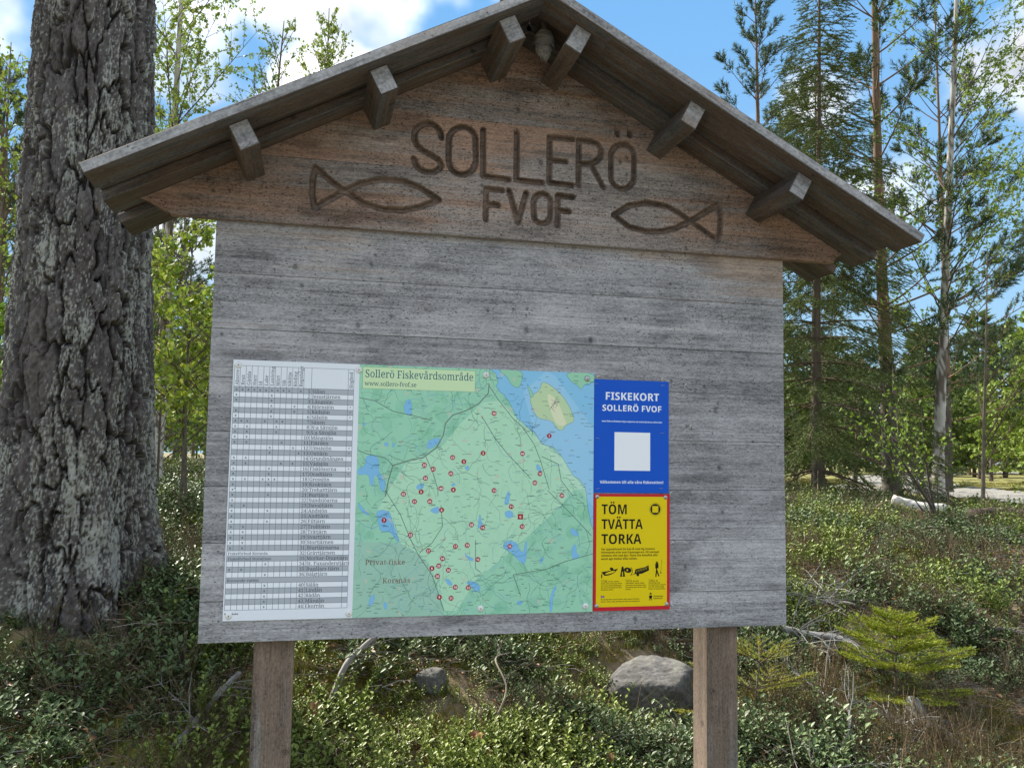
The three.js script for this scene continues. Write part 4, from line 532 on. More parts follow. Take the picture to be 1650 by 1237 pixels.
for (const [x, z, h, seed, lab] of [[-3.1, -13, 6.2, 41, 'pine in the wood behind the white birch'], [-1.7, -14.5, 6.8, 42, 'taller pine in the wood behind the leafy saplings'], [-5.6, -15, 7.5, 43, 'tall pine deep in the wood behind the old pine'], [-3.9, -17, 6.6, 44, 'distant pine in the wood behind the leaning birch']])
  pine({ seed, label: lab, group: 'pines in the wood to the left', pos: stand(x, z), axis: [[0, 0, 0], [0.05, h / 2, 0], [0, h, 0]], r: 0.1, from: 0.6, spread: 1.5, gap: 0.5, needles: 26, nw: 0.014, dense: 0.9 });
for (const [x, z, h, seed, lab] of [[-2.5, -9.4, 2.6, 46, 'bushy young birch behind the leaning white birch'], [-1.75, -10.6, 3.2, 47, 'bushy young birch in the gap beside the board, well behind the saplings'], [-3.5, -10.4, 2.8, 48, 'bushy young birch hidden mostly by the old pine']])
  birch({ seed, name: 'young_birch', label: lab, pos: stand(x, z), axis: [[0, 0, 0], [0.05, h / 2, 0], [0, h, 0]], r: 0.03, from: 0.15, limbs: 50, spread: 1.0, rise: 1.0, leaf: 0.05, leaves: 8, twigs: 9, col: [0.20, 0.29, 0.04], col2: YG });
// to the right
pine({ seed: 51, label: 'young pine with thin upright top just beyond the right roof slope', pos: stand(5.9, -9.15), axis: [[0, 0, 0], [-0.05, 3, 0], [-0.1, 5.4, 0.04], [-0.16, 7.55, 0.1]], r: 0.085, from: 2.2, spread: 1.35, gap: 0.44, col: [0.095, 0.135, 0.065] });
spruce({ seed: 52, label: 'spruce with drooping dense lower branches beside the right edge of the board', pos: stand(5.14, -6.6), axis: [[0, 0, 0], [-0.02, 1.5, 0], [-0.08, 3.7, 0.2], [-0.14, 7.0, 0.4]], r: 0.085, from: 0.15, spread: 1.75, pow: 1.25, gap: 0.24, whorl: 6, low: -0.25, lift: -0.3, step: 0.10, twig: 0.34, hang: -0.7, perM: 130, nl: 0.03, nw: 0.010, sub: true, col: [0.10, 0.13, 0.03], tipCol: [0.15, 0.19, 0.04] });
pine({ seed: 53, label: 'tall straight pine with reddish brown trunk and open long branches', pos: stand(6.62, -7.3), axis: [[0, 0, 0], [-0.06, 1.2, 0.04], [-0.22, 3.1, 0.17], [-0.41, 6.3, 0.4], [-0.5, 9.2, 0.6]], r: 0.13, from: 1.3, spread: 2.0, gap: 0.5, gaps: 0.2 });
birch({ seed: 54, bark: 'white', label: 'slim birch with flaking white lower trunk and fresh leaves beside the gravel track', pos: stand(6.86, -6.8), axis: [[0, 0, 0], [0.0, 0.6, 0.05], [0.0, 3.1, 0.28], [0.01, 6.1, 0.55], [0.05, 8.6, 0.7]], r: 0.095, from: 1.6, limbs: 60, spread: 1.7, rise: 1.3, leaf: 0.036, leaves: 13, twigs: 11, col: YG, col2: FG });
pine({ seed: 55, label: 'open pine with scattered needle tufts behind the slim birch', pos: stand(9.0, -9.2), axis: [[0, 0, 0], [0.04, 3, 0], [0, 7.8, 0]], r: 0.085, from: 1.2, spread: 2.1, gap: 0.55, gaps: 0.3, dense: 0.9 });
pine({ seed: 56, label: 'dense pine standing between the spruce and the tall straight pine, further back', pos: stand(8.2, -11.5), axis: [[0, 0, 0], [0.04, 3, 0], [0.1, 7.6, 0]], r: 0.1, from: 1.0, spread: 1.7, gap: 0.45, nw: 0.012 });
// bushy stems
{
  const root = thing('willow_bush', 'leaning many-stemmed bush with thin dark stems and few bright leaves by the pale log', 'bush', stand(4.42, -3.76)), R = rng(61), st = new GB(), lf = new GB();
  for (let k = 0; k < 11; k++) { const L = 0.7 + 0.75 * R(), d = V(-0.62 + 0.75 * (R() - 0.35), 1.0, (R() - 0.5) * 0.6).normalize(), b = curveOf(V((R() - 0.5) * 0.1, 0, (R() - 0.5) * 0.1), d, L, 0.1, 8, R, 0.14), r = k < 2 ? 0.015 : 0.005; st.tube(b, b.map((_, q) => lerp(r, 0.002, q / 8)), 5, [0.09, 0.075, 0.065], 0.1, k);
    for (let q = 0; q < 7; q++) { const t = 0.4 + 0.6 * R(), tb = curveOf(at(b, t), dirAt(b, t).addScaledVector(perp(dirAt(b, t), R() * 6.28), 0.8).normalize(), 0.15 + 0.25 * R(), 0.1, 4, R, 0.3); st.tube(tb, [0.003, 0.0025, 0.002, 0.0015, 0.001], 3, [0.10, 0.08, 0.06]); if (tb[2].y > 0.45) for (let n = 0; n < 5; n++) { const p = at(tb, R()), d3 = V(R() - 0.5, R() - 0.5, R() - 0.5).normalize(); lf.leaf(p, d3, perp(d3, R() * 6.3), 0.035 * (0.7 + 0.6 * R()), 0.024, tint([0.22, 0.33, 0.035], R)); } } }
  part('stems', st.geo(), twigMat, root); part('leaves', lf.geo(), freshLeaf, root);
}
birch({ seed: 62, name: 'bare_sapling', category: 'sapling', label: 'tall thin nearly bare sapling with forked stem by the gravel track', pos: stand(5.48, -4.5), axis: [[0, 0, 0], [0.02, 0.8, 0.02], [0.0, 1.6, 0.1], [0.03, 2.5, 0.12]], r: 0.022, sides: 6, from: 0.35, limbs: 12, spread: 0.75, rise: 1.5, leaf: 0.03, leaves: 1.2, twigs: 6, tw: 1.2, col: FG });
const young = { gap: 0.085, whorl: 5, low: 0.1, lift: 0.05, step: 0.035, twig: 0.10, hang: -0.08, perM: 420, nl: 0.013, nw: 0.0022, twigWood: true, br: 0.002, sides: 6 };
spruce({ ...young, seed: 71, name: 'spruce_seedling', label: 'knee-high bright yellow-green spruce seedling over a lichened stump', pos: stand(1.80, -0.82), axis: [[0, 0, 0], [0, 0.16, 0], [0, 0.34, 0.01]], r: 0.008, tip: 0.002, from: 0.04, spread: 0.325, pow: 0.6, whorl: 7, gap: 0.075, sub: true, nl: 0.014, nw: 0.0036, col: [0.26, 0.30, 0.022], tipCol: [0.33, 0.36, 0.03] });
spruce({ ...young, seed: 72, name: 'spruce_seedling', label: 'sparse yellowish spruce seedling tucked behind the right post', pos: stand(1.14, -0.76), axis: [[0, 0, 0], [0, 0.16, 0], [0.02, 0.36, 0.01]], r: 0.007, tip: 0.002, from: 0.08, spread: 0.27, pow: 0.5, gap: 0.10, whorl: 5, nw: 0.003, col: [0.24, 0.25, 0.025], tipCol: [0.36, 0.32, 0.03] });
spruce({ ...young, seed: 73, name: 'spruce_seedling', label: 'small green spruce at the foot of the white birch trunk', pos: stand(5.53, -5.0), axis: [[0, 0, 0], [0, 0.3, 0], [0, 0.72, 0]], r: 0.014, tip: 0.003, from: 0.1, spread: 0.38, gap: 0.12, perM: 200, nl: 0.018, nw: 0.004, step: 0.06, twig: 0.14, col: [0.10, 0.16, 0.025] });
// beyond the track
for (const [x, z, h, seed, lab] of [[12.6, -11.0, 3.5, 81, 'big rounded bright yellow-green birch thicket beside the gravel track'], [11.4, -8.0, 2.2, 82, 'lower bright birch bush in front of the big thicket'], [15.6, -13.2, 4.4, 83, 'tallest birch clump behind the big yellow-green thicket'], [14.2, -15.8, 3.0, 84, 'darker birch clump at the far bend of the track'], [9.9, -15.0, 2.3, 85, 'low birch clump behind the slim birch'], [7.4, -14.6, 2.6, 86, 'birch clump behind the tall straight pine']])
  birch({ seed, name: 'young_birch_clump', category: 'tree', label: lab, pos: stand(x, z), axis: [[0, 0, 0], [0.05, h / 2, 0], [0, h, 0]], r: 0.05, from: 0.1, limbs: 120, spread: 1.45, rise: 0.8, leaf: 0.075, leaves: 11, twigs: 9, col: seed > 83 ? [0.16, 0.22, 0.045] : [0.25, 0.34, 0.05], col2: YG });
{ // the far wood that closes the horizon: too distant to tell its trees apart
  const R = rng(97), M = new THREE.Matrix4(), q = new THREE.Quaternion(), c = new THREE.Color();
  for (let v = 0; v < 3; v++) {
    const g = new GB(); for (let k = 0; k < 520; k++) { const f = Math.pow(R(), 0.8), y = 0.06 + 0.94 * f, a = R() * 6.28, r = 0.24 * (1.05 - f) * Math.sqrt(R()) + 0.01, d = V(Math.cos(a), 0.2 + R() * 0.5, Math.sin(a)).normalize(), f2 = 0.6 + 0.8 * R(); g.blade(V(Math.cos(a) * r, y, Math.sin(a) * r), d, 0.05 + 0.05 * R(), 0.028, perp(d, R() * 6.28), [0.10 * f2, 0.135 * f2, 0.05 * f2]); } g.tube([V(0, 0, 0), V(0, 1, 0)], [0.014, 0.003], 4, [0.12, 0.09, 0.07]);
    const m = new THREE.InstancedMesh(g.geo(), needleMat, 110);
    for (let k = 0; k < 110; k++) { const a = lerp(-0.75, 1.15, R()), d = 40 + 34 * R(), x = -0.56 + Math.sin(a) * d, z = 2.36 - Math.cos(a) * d, h = 4.2 + 3.2 * R(); q.setFromAxisAngle(V(0, 1, 0), R() * 6.28); M.compose(V(x, ground(x, z) - 0.1, z), q, V(h * (0.9 + 0.4 * R()), h, h * (0.9 + 0.4 * R()))); m.setMatrixAt(k, M); const t = 0.8 + 0.5 * R(); m.setColorAt(k, c.setRGB(t, t, t * 0.9)); }
    put(m, 'far_wood', scene); m.userData = { kind: 'stuff', label: 'distant wood closing the horizon behind the clearing', category: 'wood' };
  }
}
{ const R = rng(91);
  for (let k = 0; k < 16; k++) { const a = lerp(0.44, 0.90, (k + R() * 0.8) / 16), d = 24 + 14 * R(), x = -0.56 + Math.sin(a) * d, z = 2.36 - Math.cos(a) * d, h = 2.6 + 2.0 * R(); pine({ seed: 900 + k, label: 'far pine in the tree line beyond the gravel track', group: 'far pines beyond the track', pos: stand(x, z), axis: [[0, 0, 0], [0.1, h / 2, 0], [0, h, 0]], r: 0.07, from: 0.15, spread: 1.6, gap: 0.42, needles: 14, nw: 0.042, dense: 0.7, col: k % 3 ? [0.09, 0.12, 0.045] : [0.15, 0.19, 0.045] }); }
  for (let k = 0; k < 7; k++) { const a = -lerp(0.12, 0.42, (k + R() * 0.8) / 7), d = 22 + 14 * R(), x = -0.56 + Math.sin(a) * d, z = 2.36 - Math.cos(a) * d, h = 6 + 3 * R(); pine({ seed: 950 + k, label: 'far pine deep in the wood behind the old pine', group: 'far pines in the left wood', pos: stand(x, z), axis: [[0, 0, 0], [0.1, h / 2, 0], [0, h, 0]], r: 0.13, from: 0.4, spread: 1.9, gap: 0.75, needles: 16, nw: 0.034, dense: 0.55 }); }
}
// ---------- ground cover ----------
const Rg = rng(2024), instMat = leafMat(0.25, 0.42);
function sprig(kind, seed) {
  const g = new GB(), R = rng(seed);
  if (kind === 'lingon' || kind === 'bilberry') {
    const n = kind === 'lingon' ? 3 : 5;
    for (let s = 0; s < n; s++) { const a = R() * 6.28, L = 0.07 + 0.07 * R(), b = curveOf(V((R() - 0.5) * 0.04, -0.01, (R() - 0.5) * 0.04), V(Math.cos(a) * 0.5, 1, Math.sin(a) * 0.5).normalize(), L, 0.1, 4, R, 0.3); g.tube(b, [0.0013, 0.0012, 0.001, 0.0009, 0.0006], 3, kind === 'lingon' ? [0.13, 0.085, 0.05] : [0.09, 0.15, 0.03]);
      const m = kind === 'lingon' ? 13 : 11; for (let k = 0; k < m; k++) { const t = 0.3 + 0.7 * k / m, p = at(b, t), az = k * 2.4 + R(), d = V(Math.cos(az), 0.35 + 0.5 * t + 0.3 * (R() - 0.5), Math.sin(az)).normalize(), L2 = (kind === 'lingon' ? 0.018 : 0.015) * (0.7 + 0.5 * R()), f = 0.75 + 0.5 * R(); const sd = V().crossVectors(d, V(0, 1, 0)).normalize(); g.leaf(p, d, sd, L2, L2 * 0.56, kind === 'lingon' ? [0.115 * f, 0.165 * f, 0.07 * f] : [0.185 * f, 0.245 * f, 0.05 * f], 0.18); } }
  } else if (kind === 'heather') {
    for (let s = 0; s < 9; s++) { const a = R() * 6.28, L = 0.08 + 0.09 * R(), b = curveOf(V((R() - 0.5) * 0.05, -0.01, (R() - 0.5) * 0.05), V(Math.cos(a) * 0.55, 1, Math.sin(a) * 0.55).normalize(), L, 0.15, 4, R, 0.25); g.tube(b, [0.0013, 0.0011, 0.0009, 0.0008, 0.0005], 3, [0.20, 0.155, 0.105]); for (let k = 0; k < 26; k++) { const p = at(b, 0.25 + 0.75 * R()), d = V(R() - 0.5, 0.4 + R() * 0.5, R() - 0.5).normalize(), f = 0.7 + 0.6 * R(); g.blade(p, d, 0.006, 0.0018, perp(d, R() * 6), R() < 0.35 ? [0.22 * f, 0.165 * f, 0.095 * f] : [0.15 * f, 0.155 * f, 0.06 * f]); } }
  } else if (kind === 'moss') {
    for (let s = 0; s < 46; s++) { const d = V(R() - 0.5, 0.5 + 0.7 * R(), R() - 0.5).normalize(), p = V((R() - 0.5) * 0.07, -0.004, (R() - 0.5) * 0.07), f = 0.7 + 0.6 * R(); g.blade(p, d, 0.016 + 0.02 * R(), 0.0032, perp(d, R() * 6), [0.23 * f, 0.20 * f, 0.035 * f]); }
  } else if (kind === 'lichen') {
    for (let s = 0; s < 40; s++) { const d = V(R() - 0.5, 0.3 + 0.6 * R(), R() - 0.5).normalize(), p = V((R() - 0.5) * 0.06, -0.004, (R() - 0.5) * 0.06), f = 0.8 + 0.4 * R(); g.blade(p, d, 0.012 + 0.016 * R(), 0.004, perp(d, R() * 6), [0.34 * f, 0.35 * f, 0.28 * f]); }
  } else if (kind === 'litter') {
    for (let s = 0; s < 16; s++) { const a = R() * 6.28, d = V(Math.cos(a), (R() - 0.35) * 0.5, Math.sin(a)).normalize(), p = V((R() - 0.5) * 0.12, 0.004 + 0.02 * R(), (R() - 0.5) * 0.12), f = 0.6 + 0.8 * R(); const L = 0.03 + 0.08 * R(); g.tube([p, p.clone().addScaledVector(d, L * 0.5).add(V(0, 0.006, 0)), p.clone().addScaledVector(d, L)], [0.0011, 0.001, 0.0005], 3, R() < 0.4 ? [0.36 * f, 0.345 * f, 0.31 * f] : [0.29 * f, 0.22 * f, 0.13 * f]); }
    for (let s = 0; s < 5; s++) { const a = R() * 6.28, d = V(Math.cos(a), 0.2 * R(), Math.sin(a)).normalize(), p = V((R() - 0.5) * 0.12, 0.006 + 0.012 * R(), (R() - 0.5) * 0.12), f = 0.6 + 0.7 * R(); g.leaf(p, d, V().crossVectors(d, V(0, 1, 0)).normalize(), 0.018 + 0.02 * R(), 0.014, [0.27 * f, 0.15 * f, 0.075 * f], 0.3); }
  } else {
    for (let s = 0; s < 12; s++) { const a = R() * 6.28, d = V(Math.cos(a) * 0.6, 1, Math.sin(a) * 0.6).normalize(), b = curveOf(V((R() - 0.5) * 0.03, -0.01, (R() - 0.5) * 0.03), d, 0.1 + 0.12 * R(), -0.9, 3, R, 0.2), w = 0.0016, f = 0.7 + 0.6 * R(), c = s % 3 ? [0.24 * f, 0.19 * f, 0.085 * f] : [0.15 * f, 0.18 * f, 0.04 * f]; for (let k = 0; k < 3; k++) g.blade(b[k], b[k + 1].clone().sub(b[k]).normalize(), b[k].distanceTo(b[k + 1]) * 1.15, w * (1 - k * 0.2), perp(d, a), c); }
  }
  return g.geo();
}
const HALF = Math.tan(47.67 / 2 * Math.PI / 180) * 1024 / 767 * 1.12, FX = 0.2242, FZ = -0.971, FL = Math.hypot(FX, FZ);
function inView(x, z) { const dx = x + 0.5645, dz = z - 2.3632, f = (dx * FX + dz * FZ) / FL, s = (dx * -FZ + dz * FX) / FL; return f > 1.2 && Math.abs(s) < f * HALF + 0.35; }
const onLog = (x, z) => Math.abs(x - 4.6) < 0.45 && z > -4.55 && z < -3.95;
const onTrunk = (x, z) => Math.hypot(x + 1.44, z + 1.28) < 0.27, onRock = (x, z) => Math.hypot((x - 0.9) / 1.1, z + 1.2) < 0.2;
const onTrack = (x, z) => { const pts = [[10, 8], [8.6, 0], [8.4, -5], [9.6, -8.8], [12.6, -13.6], [16, -20], [24, -30]]; for (let k = 1; k < pts.length; k++) { const [a, b] = pts[k - 1], [c, d] = pts[k], t = clamp(((x - a) * (c - a) + (z - b) * (d - b)) / ((c - a) ** 2 + (d - b) ** 2)); if (Math.hypot(x - a - (c - a) * t, z - b - (d - b) * t) < 1.4) return true; } return false; };
function cover(name, label, kind, density, want, variants, size, tintOf, side = 0.6) {
  const lists = Array.from({ length: variants }, () => []), M = new THREE.Matrix4(), q = new THREE.Quaternion(), e = new THREE.Euler(), c = new THREE.Color();
  // rings of growing distance, thinner and larger as they recede
  for (const [r0, r1, f, big] of [[1.6, 3.2, 1, 1], [3.2, 5, 0.75, 1.1], [5, 8, 0.42, 1.35], [8, 14, 0.25, 1.4], [14, 30, 0.05, 1.9]]) {
    const area = Math.PI * (r1 * r1 - r0 * r0) * 0.22, n = Math.round(area * density * f);
    for (let k = 0; k < n; k++) {
      const r = Math.sqrt(lerp(r0 * r0, r1 * r1, Rg())), a = (Rg() - 0.5) * 2 * 0.69 + 0.2269, x = -0.5645 + Math.sin(a) * r, z = 2.3632 - Math.cos(a) * r;
      if (z > 0.75 || onTrunk(x, z) || onRock(x, z) || (onLog(x, z) && kind !== 'moss' && kind !== 'litter') || (r > 8 && onTrack(x, z))) continue; if (!inView(x, z)) continue;
      if (r > 7 && x + z * 0.12 > 5.2 && kind !== 'grass' && kind !== 'moss') continue; if (Rg() > want(x, z, r)) continue;
      const s = (size[0] + (size[1] - size[0]) * Rg()) * big * lerp(0.5, 1.02, sstep(0.35, 0.65, fbm(x * 3.1 + kind.length * 7, z * 3.1, 271, 2))); e.set((Rg() - 0.5) * side, Rg() * 6.283, (Rg() - 0.5) * side); q.setFromEuler(e);
      M.compose(V(x, ground(x, z) - 0.004, z), q, V(s, s * (0.85 + 0.3 * Rg()), s)); lists[k % variants].push([M.clone(), tintOf(x, z)]);
    }
  }
  lists.forEach((l, v) => { if (!l.length) return; const m = new THREE.InstancedMesh(sprig(kind, 300 + v * 7 + kind.length), instMat, l.length); l.forEach(([mm, t], k) => { m.setMatrixAt(k, mm); m.setColorAt(k, c.setRGB(...t)); }); put(m, name, scene); m.userData = { kind: 'stuff', label: label, category: 'undergrowth' }; });
}
const P1 = (x, z) => fbm(x * 1.7, z * 1.7, 201, 4), P2 = (x, z) => fbm(x * 1.3 + 30, z * 1.3, 231, 4), P3 = (x, z) => fbm(x * 2.6 + 9, z * 2.6, 251, 3);
const bare = (x, z) => Math.max(sstep(0.55, 0.1, Math.hypot((x - 1.95) * 0.8, z + 0.55)) * 0.9, sstep(0.45, 0.1, Math.hypot(x + 0.85, z + 0.35)) * 0.55);
const shade = (a, b, r = 0.25) => (x, z) => { const f = 1 + (Rg() - 0.5) * 2 * r, k = P2(x, z); return [lerp(a[0], b[0], k) * f, lerp(a[1], b[1], k) * f, lerp(a[2], b[2], k) * f]; };
cover('lingonberry_shrubs', 'low dark green lingonberry shrubs carpeting the bank', 'lingon', 900, (x, z) => sstep(0.44, 0.56, P1(x, z) + (x < -0.2 ? 0.08 : -0.02)) * (1 - bare(x, z)), 4, [0.75, 1.35], shade([0.85, 0.9, 0.9], [1.2, 1.15, 0.9]));
cover('bilberry_shrubs', 'fresh light green bilberry shrubs among the lingonberry', 'bilberry', 560, (x, z) => sstep(0.48, 0.6, 1 - P1(x, z) + (x > 1 ? -0.03 : 0.05)) * (1 - bare(x, z)), 3, [0.8, 1.4], shade([0.8, 0.85, 0.9], [1.3, 1.15, 1.0]));
cover('heather_tufts', 'brownish green heather tufts on the bank', 'heather', 340, (x, z) => sstep(0.45, 0.6, P3(x, z) + (x > 0.6 ? 0.10 : -0.05)), 3, [0.8, 1.3], shade([0.8, 0.85, 0.9], [1.25, 1.1, 1.0]));
cover('moss_cushions', 'golden green moss cushions between the shrubs', 'moss', 1200, (x, z) => sstep(0.42, 0.58, P2(x, z) + 0.25 * bare(x, z)), 3, [0.7, 1.3], shade([0.7, 0.8, 0.8], [1.2, 1.15, 1.0]), 0.3);
cover('grey_lichen', 'pale grey reindeer lichen in small patches', 'lichen', 330, (x, z) => sstep(0.55, 0.64, P3(x + 4, z)) , 2, [0.6, 1.2], shade([0.8, 0.85, 0.8], [1.1, 1.1, 1.1]), 0.3);
cover('twig_litter', 'dry twigs needles and brown leaves littering the ground', 'litter', 520, (x, z) => 0.5 + (x > 0.9 ? 0.25 : 0) + 0.5 * bare(x, z), 4, [0.7, 1.5], shade([0.7, 0.7, 0.7], [1.25, 1.2, 1.15]), 0.5);
cover('dry_grass', 'thin dry grass tufts on the bank', 'grass', 130, (x, z, r) => 0.5 + (r > 8 ? 0.5 : 0), 3, [0.7, 1.3], shade([0.8, 0.8, 0.8], [1.2, 1.2, 1.1]), 0.5);

// ---------- stones, dead wood ----------
function stone(name, label, pos, sx, sy, sz, seed, group) {
  const g = new THREE.IcosahedronGeometry(1, 24), p = g.attributes.position, c = new Float32Array(p.count * 3), v = V(), cuts = []; const R = rng(seed);
  for (let k = 0; k < 9; k++) cuts.push([V(R() - 0.5, R() - 0.4, R() - 0.5).normalize(), 0.72 + 0.2 * R()]);
  cuts.push([V(-0.25, 1, 0.3).normalize(), 0.70], [V(0.65, 0.1, 0.8).normalize(), 0.66], [V(-0.6, 0.1, 0.8).normalize(), 0.7]);
  for (let k = 0; k < p.count; k++) {
    v.fromBufferAttribute(p, k).normalize(); const dir = v.clone(); let iv = 1; for (const [n, d] of cuts) { const q = dir.dot(n); if (q > 0.01) iv += Math.pow(q / d, 18); } let r = 1 / Math.pow(iv, 1 / 18);
    r *= 1 + 0.16 * (fbm3(dir.x * 2 + seed, dir.y * 2, dir.z * 2, 4) - 0.5) + 0.035 * (fbm3(dir.x * 12, dir.y * 12, dir.z * 12 + seed, 3) - 0.5);
    p.setXYZ(k, dir.x * r * sx, dir.y * r * sy, dir.z * r * sz);
    const a = fbm3(dir.x * 34 + 3, dir.y * 34, dir.z * 34, 3), l = sstep(0.54, 0.62, fbm3(dir.x * 5 + 9, dir.y * 5, dir.z * 5, 4)), b = sstep(0.56, 0.66, fbm3(dir.x * 3 + 19, dir.y * 3, dir.z * 3, 4)), s = 0.02 + 0.15 * a;
    c.set([0, 1, 2].map((q) => lerp(lerp([s * 1.06, s, s * 0.94][q], [0.16, 0.155, 0.13][q] * (0.6 + 0.8 * a), l * 0.7), [0.05, 0.048, 0.042][q], b * 0.6)), k * 3);
  }
  g.setAttribute('color', new THREE.BufferAttribute(c, 3)); g.computeVertexNormals();
  const m = part(name, g, vcol({ roughness: 0.95 }), scene); m.position.set(...pos); m.rotation.y = R() * 0.4; return tag(m, label, name === 'boulder' ? 'boulder' : 'stone', group);
}
stone('boulder', 'grey lichen-spotted boulder behind the right post', [0.92, 0.60, -1.20], 0.25, 0.215, 0.2, 6);
stone('stone', 'pale flat stone in the moss below the old pine', [-1.04, ground(-1.04, -0.5) + 0.01, -0.5], 0.035, 0.018, 0.025, 8, 'two pale stones below the old pine');
stone('stone', 'pale flat stone in the moss below the old pine', [-1.02, ground(-1.02, -0.56) + 0.012, -0.56], 0.04, 0.016, 0.025, 9, 'two pale stones below the old pine');
stone('stone', 'low grey stone on the bank between the posts', [0.05, ground(0.05, -0.27) + 0.01, -0.27], 0.08, 0.045, 0.06, 10);
stone('stone', 'dark stone half hidden in shrubs below the map sign', [-0.12, ground(-0.12, -0.75) + 0.03, -0.75], 0.06, 0.055, 0.05, 12);
const wood1 = vcol({ roughness: 1 });
function branchThing(name, label, category, pts, r0, r1, twigs, col, seed, spread = 0.25, group) {   // pts lie on the ground: [x, z, lift]
  const R = rng(seed), P = new THREE.CatmullRomCurve3(pts.map(([x, z, l]) => V(x, ground(x, z) + (l ?? 0.02), z))).getPoints(16), base = P[0].clone(), L = P.map((p) => p.clone().sub(base)), root = thing(name, label, category, base.toArray(), group), g = new GB();
  g.tube(L, L.map((_, k) => lerp(r0, r1, k / 16)), 9, (t, q) => { const f = 0.65 + 0.7 * h3(q, Math.round(t * 30), seed); return [col[0] * f, col[1] * f, col[2] * f]; }, 0.25, seed); part('stem', g.geo(), wood1, root);
  if (twigs) { const w = new GB(); for (let k = 0; k < twigs; k++) { const t = 0.1 + 0.9 * R(), d = dirAt(L, t).multiplyScalar(0.6).addScaledVector(perp(dirAt(L, t), R() * 6.28), 1); d.y = Math.abs(d.y) * 0.8; d.normalize(); const b = curveOf(at(L, t), d, spread * (0.4 + 0.9 * R()), -0.3, 5, R, 0.4), f = 0.7 + 0.6 * R(), c = [col[0] * f, col[1] * f, col[2] * f]; w.tube(b, b.map((_, q) => lerp(Math.min(r0 * 0.3, 0.0028), 0.0007, q / 5)), 4, c); for (let n = 0; n < 3; n++) { const b2 = curveOf(at(b, 0.3 + 0.6 * R()), dirAt(b, 0.5).addScaledVector(perp(dirAt(b, 0.5), R() * 6.28), 0.9).normalize(), spread * 0.35 * (0.4 + R()), -0.2, 3, R, 0.4); w.tube(b2, [0.0015, 0.0012, 0.001, 0.0006], 3, c); } } part('twigs', w.geo(), wood1, root); }
  return root;
}
const ASH = [0.21, 0.195, 0.175];
branchThing('dead_branch', 'bare grey dead branch lying below the old pine, left of the post', 'branch', [[-0.91, -0.34, 0.03], [-0.86, -0.43, 0.05], [-0.81, -0.5, 0.06], [-0.76, -0.6, 0.06]], 0.012, 0.009, 7, ASH, 3, 0.16);
branchThing('dead_branch', 'crooked grey dead branch among shrubs below the map sign', 'branch', [[-0.47, -0.6, 0.03], [-0.42, -0.68, 0.09], [-0.36, -0.76, 0.10], [-0.28, -0.86, 0.12]], 0.012, 0.008, 5, ASH, 4, 0.12);
branchThing('dead_branch', 'thin curved pale branch on the bank between the posts', 'branch', [[0.08, -0.62, 0.03], [0.14, -0.7, 0.10], [0.12, -0.8, 0.12], [0.20, -0.92, 0.12]], 0.004, 0.002, 5, [0.26, 0.22, 0.16], 5, 0.18);
branchThing('dead_tree_stem', 'grey weathered fallen stem with broken white end beside the seedling', 'branch', [[1.55, -1.45, 0.06], [1.68, -1.3, 0.08], [1.80, -1.18, 0.09], [1.86, -1.05, 0.05]], 0.02, 0.016, 16, [0.26, 0.25, 0.24], 6, 0.26);
branchThing('dead_branch', 'lichened thin branch crossing the ground below the seedlings', 'branch', [[1.22, -0.35, 0.03], [1.30, -0.42, 0.08], [1.40, -0.55, 0.09], [1.42, -0.7, 0.05], [1.38, -0.9, 0.06]], 0.006, 0.004, 12, [0.24, 0.235, 0.22], 7, 0.22);
branchThing('dead_branch', 'forked grey branch lying at the foot of the right post', 'branch', [[0.96, -0.2, 0.02], [1.08, -0.22, 0.06], [1.2, -0.26, 0.07], [1.32, -0.32, 0.03]], 0.006, 0.004, 10, ASH, 8, 0.2);
for (const [x, z, s, n, lab, seed] of [[1.36, -0.33, 0.2, 60, 'brush of fine grey dead twigs under the bright seedling', 11], [2.02, -1.75, 0.3, 70, 'tangle of thin grey dead twigs beside the right edge of the board', 12], [1.62, -1.25, 0.22, 50, 'tangle of pale dead twigs around the fallen stem', 13], [1.62, -0.55, 0.16, 46, 'grey lichened twig clump against the stump', 14]]) {
  const root = thing('dead_twig_brush', lab, 'dead twigs', [x, ground(x, z), z]), g = new GB(), R = rng(seed);
  for (let k = 0; k < n; k++) { const a = R() * 6.28, d = V(Math.cos(a), 0.15 + 0.8 * R(), Math.sin(a)).normalize(), f = 0.6 + 0.7 * R(), b = curveOf(V((R() - 0.5) * s * 0.7, 0.005 + 0.03 * R(), (R() - 0.5) * s * 0.7), d, s * (0.4 + 0.8 * R()), -0.5, 5, R, 0.45); g.tube(b, b.map((_, q) => lerp(0.0026, 0.0007, q / 5)), 4, [0.36 * f, 0.345 * f, 0.325 * f]); }
  part('twigs', g.geo(), wood1, root);
}
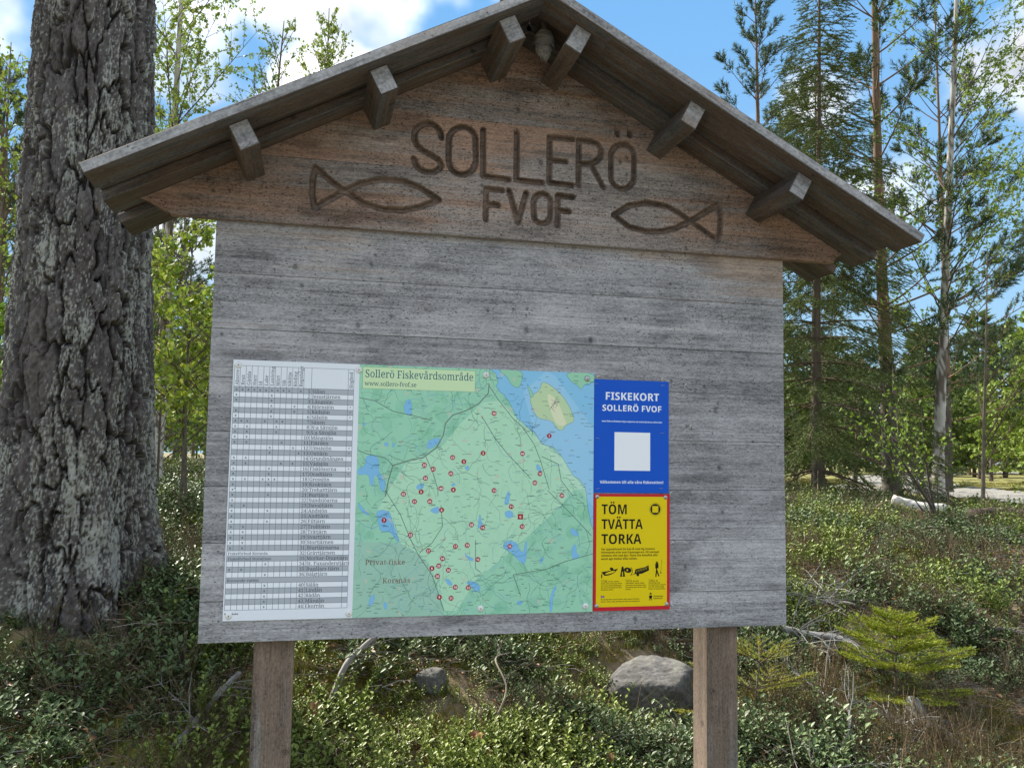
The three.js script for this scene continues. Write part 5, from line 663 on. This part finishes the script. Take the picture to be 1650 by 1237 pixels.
{ // rotten stump under the seedling
  const root = thing('old_stump', 'dark rotten stump with grey lichen under the bright seedling', 'stump', [1.70, ground(1.70, -0.58) - 0.02, -0.58]), g = new GB();
  g.tube([V(0, 0, 0), V(0.01, 0.05, -0.01), V(0.02, 0.085, -0.03), V(0.03, 0.11, -0.05)], [0.06, 0.042, 0.034, 0.024], 18, (t, q) => { const l = h3(q, Math.round(t * 9), 5) > 0.6, f = 0.7 + 0.6 * h3(q, 2, Math.round(t * 9)); return l ? [0.17 * f, 0.17 * f, 0.15 * f] : [0.06 * f, 0.052 * f, 0.045 * f]; }, 0.5, 4); part('stump_wood', g.geo(), wood1, root);
  const r = new GB(); for (const [a, L] of [[0.3, 0.26], [1.2, 0.22], [2.4, 0.18]]) r.tube([V(0, 0.04, 0), V(Math.cos(a) * L * 0.5, 0.03, Math.sin(a) * L * 0.5), V(Math.cos(a) * L, -0.03, Math.sin(a) * L)], [0.03, 0.022, 0.012], 9, [0.075, 0.066, 0.058], 0.5, 7); part('roots', r.geo(), wood1, root);
}
branchThing('pale_log', 'pale barkless log lying in the shrubs by the many-stemmed bush', 'log', [[4.50, -4.45, 0.16], [4.68, -4.36, 0.14], [4.90, -4.28, 0.09]], 0.045, 0.048, 0, [0.55, 0.52, 0.47], 21);
branchThing('rotten_log', 'short pale rotten log lying beyond the bush', 'log', [[5.5, -3.9, 0.05], [5.75, -3.85, 0.05], [5.95, -3.7, 0.04]], 0.04, 0.035, 0, [0.36, 0.31, 0.25], 22);
branchThing('charred_log', 'dark decayed log beside the base of the many-stemmed bush', 'log', [[4.75, -3.8, 0.05], [5.0, -3.75, 0.06], [5.3, -3.6, 0.05]], 0.07, 0.05, 8, [0.07, 0.05, 0.04], 23, 0.2);
branchThing('dead_branch', 'dark dead stick with a pale upright splinter on the open bank', 'branch', [[2.66, -1.3, 0.04], [2.76, -1.27, 0.05], [2.95, -1.2, 0.05]], 0.014, 0.012, 4, [0.12, 0.1, 0.085], 24, 0.14);
branchThing('dead_branch', 'long thin straight stick on the ground below the pale log', 'branch', [[3.9, -3.3, 0.05], [4.2, -3.05, 0.05], [4.5, -2.8, 0.04]], 0.007, 0.004, 3, ASH, 25, 0.15);
{ // brown fallen leaves that stand out between the posts
  const g = new GB(); const s = V(1, 0, 0), d = V(0, 0.35, 1).normalize(); const mk = (w) => { const q = new GB(); const N = 9; const c0 = q.v(0, 0, 0, [0.26, 0.11, 0.05]); for (let k = 0; k <= N * 2; k++) { const a = k / (N * 2) * 6.283, r = w * (k % 2 ? 0.75 : 1) * (1 + 0.25 * Math.cos(a)); q.v(Math.cos(a) * r, 0.25 * w * Math.sin(a * 2) + (k % 2 ? 0.003 : 0), Math.sin(a) * r * 0.7, [0.30, 0.13, 0.06]); if (k) q.i.push(c0, c0 + k, c0 + k + 1); } return q.geo(); };
  const lg = mk(0.028), mm = vcol({ side: THREE.DoubleSide, roughness: 0.9 });
  for (const [x, z, l, lab] of [[-0.02, -0.45, 0.07, 'reddish brown fallen leaf lying below the middle of the map sign'], [-0.52, -0.5, 0.06, 'reddish brown fallen leaf beside the left post'], [0.42, -0.4, 0.06, 'pale brown fallen leaf near the boulder']]) { const m = part('fallen_leaf', lg, mm, scene); m.position.set(x, ground(x, z) + l, z); m.rotation.set(0.7, x * 9, 0.3); tag(m, lab, 'leaf'); }
}
renderer.render(scene, camera);
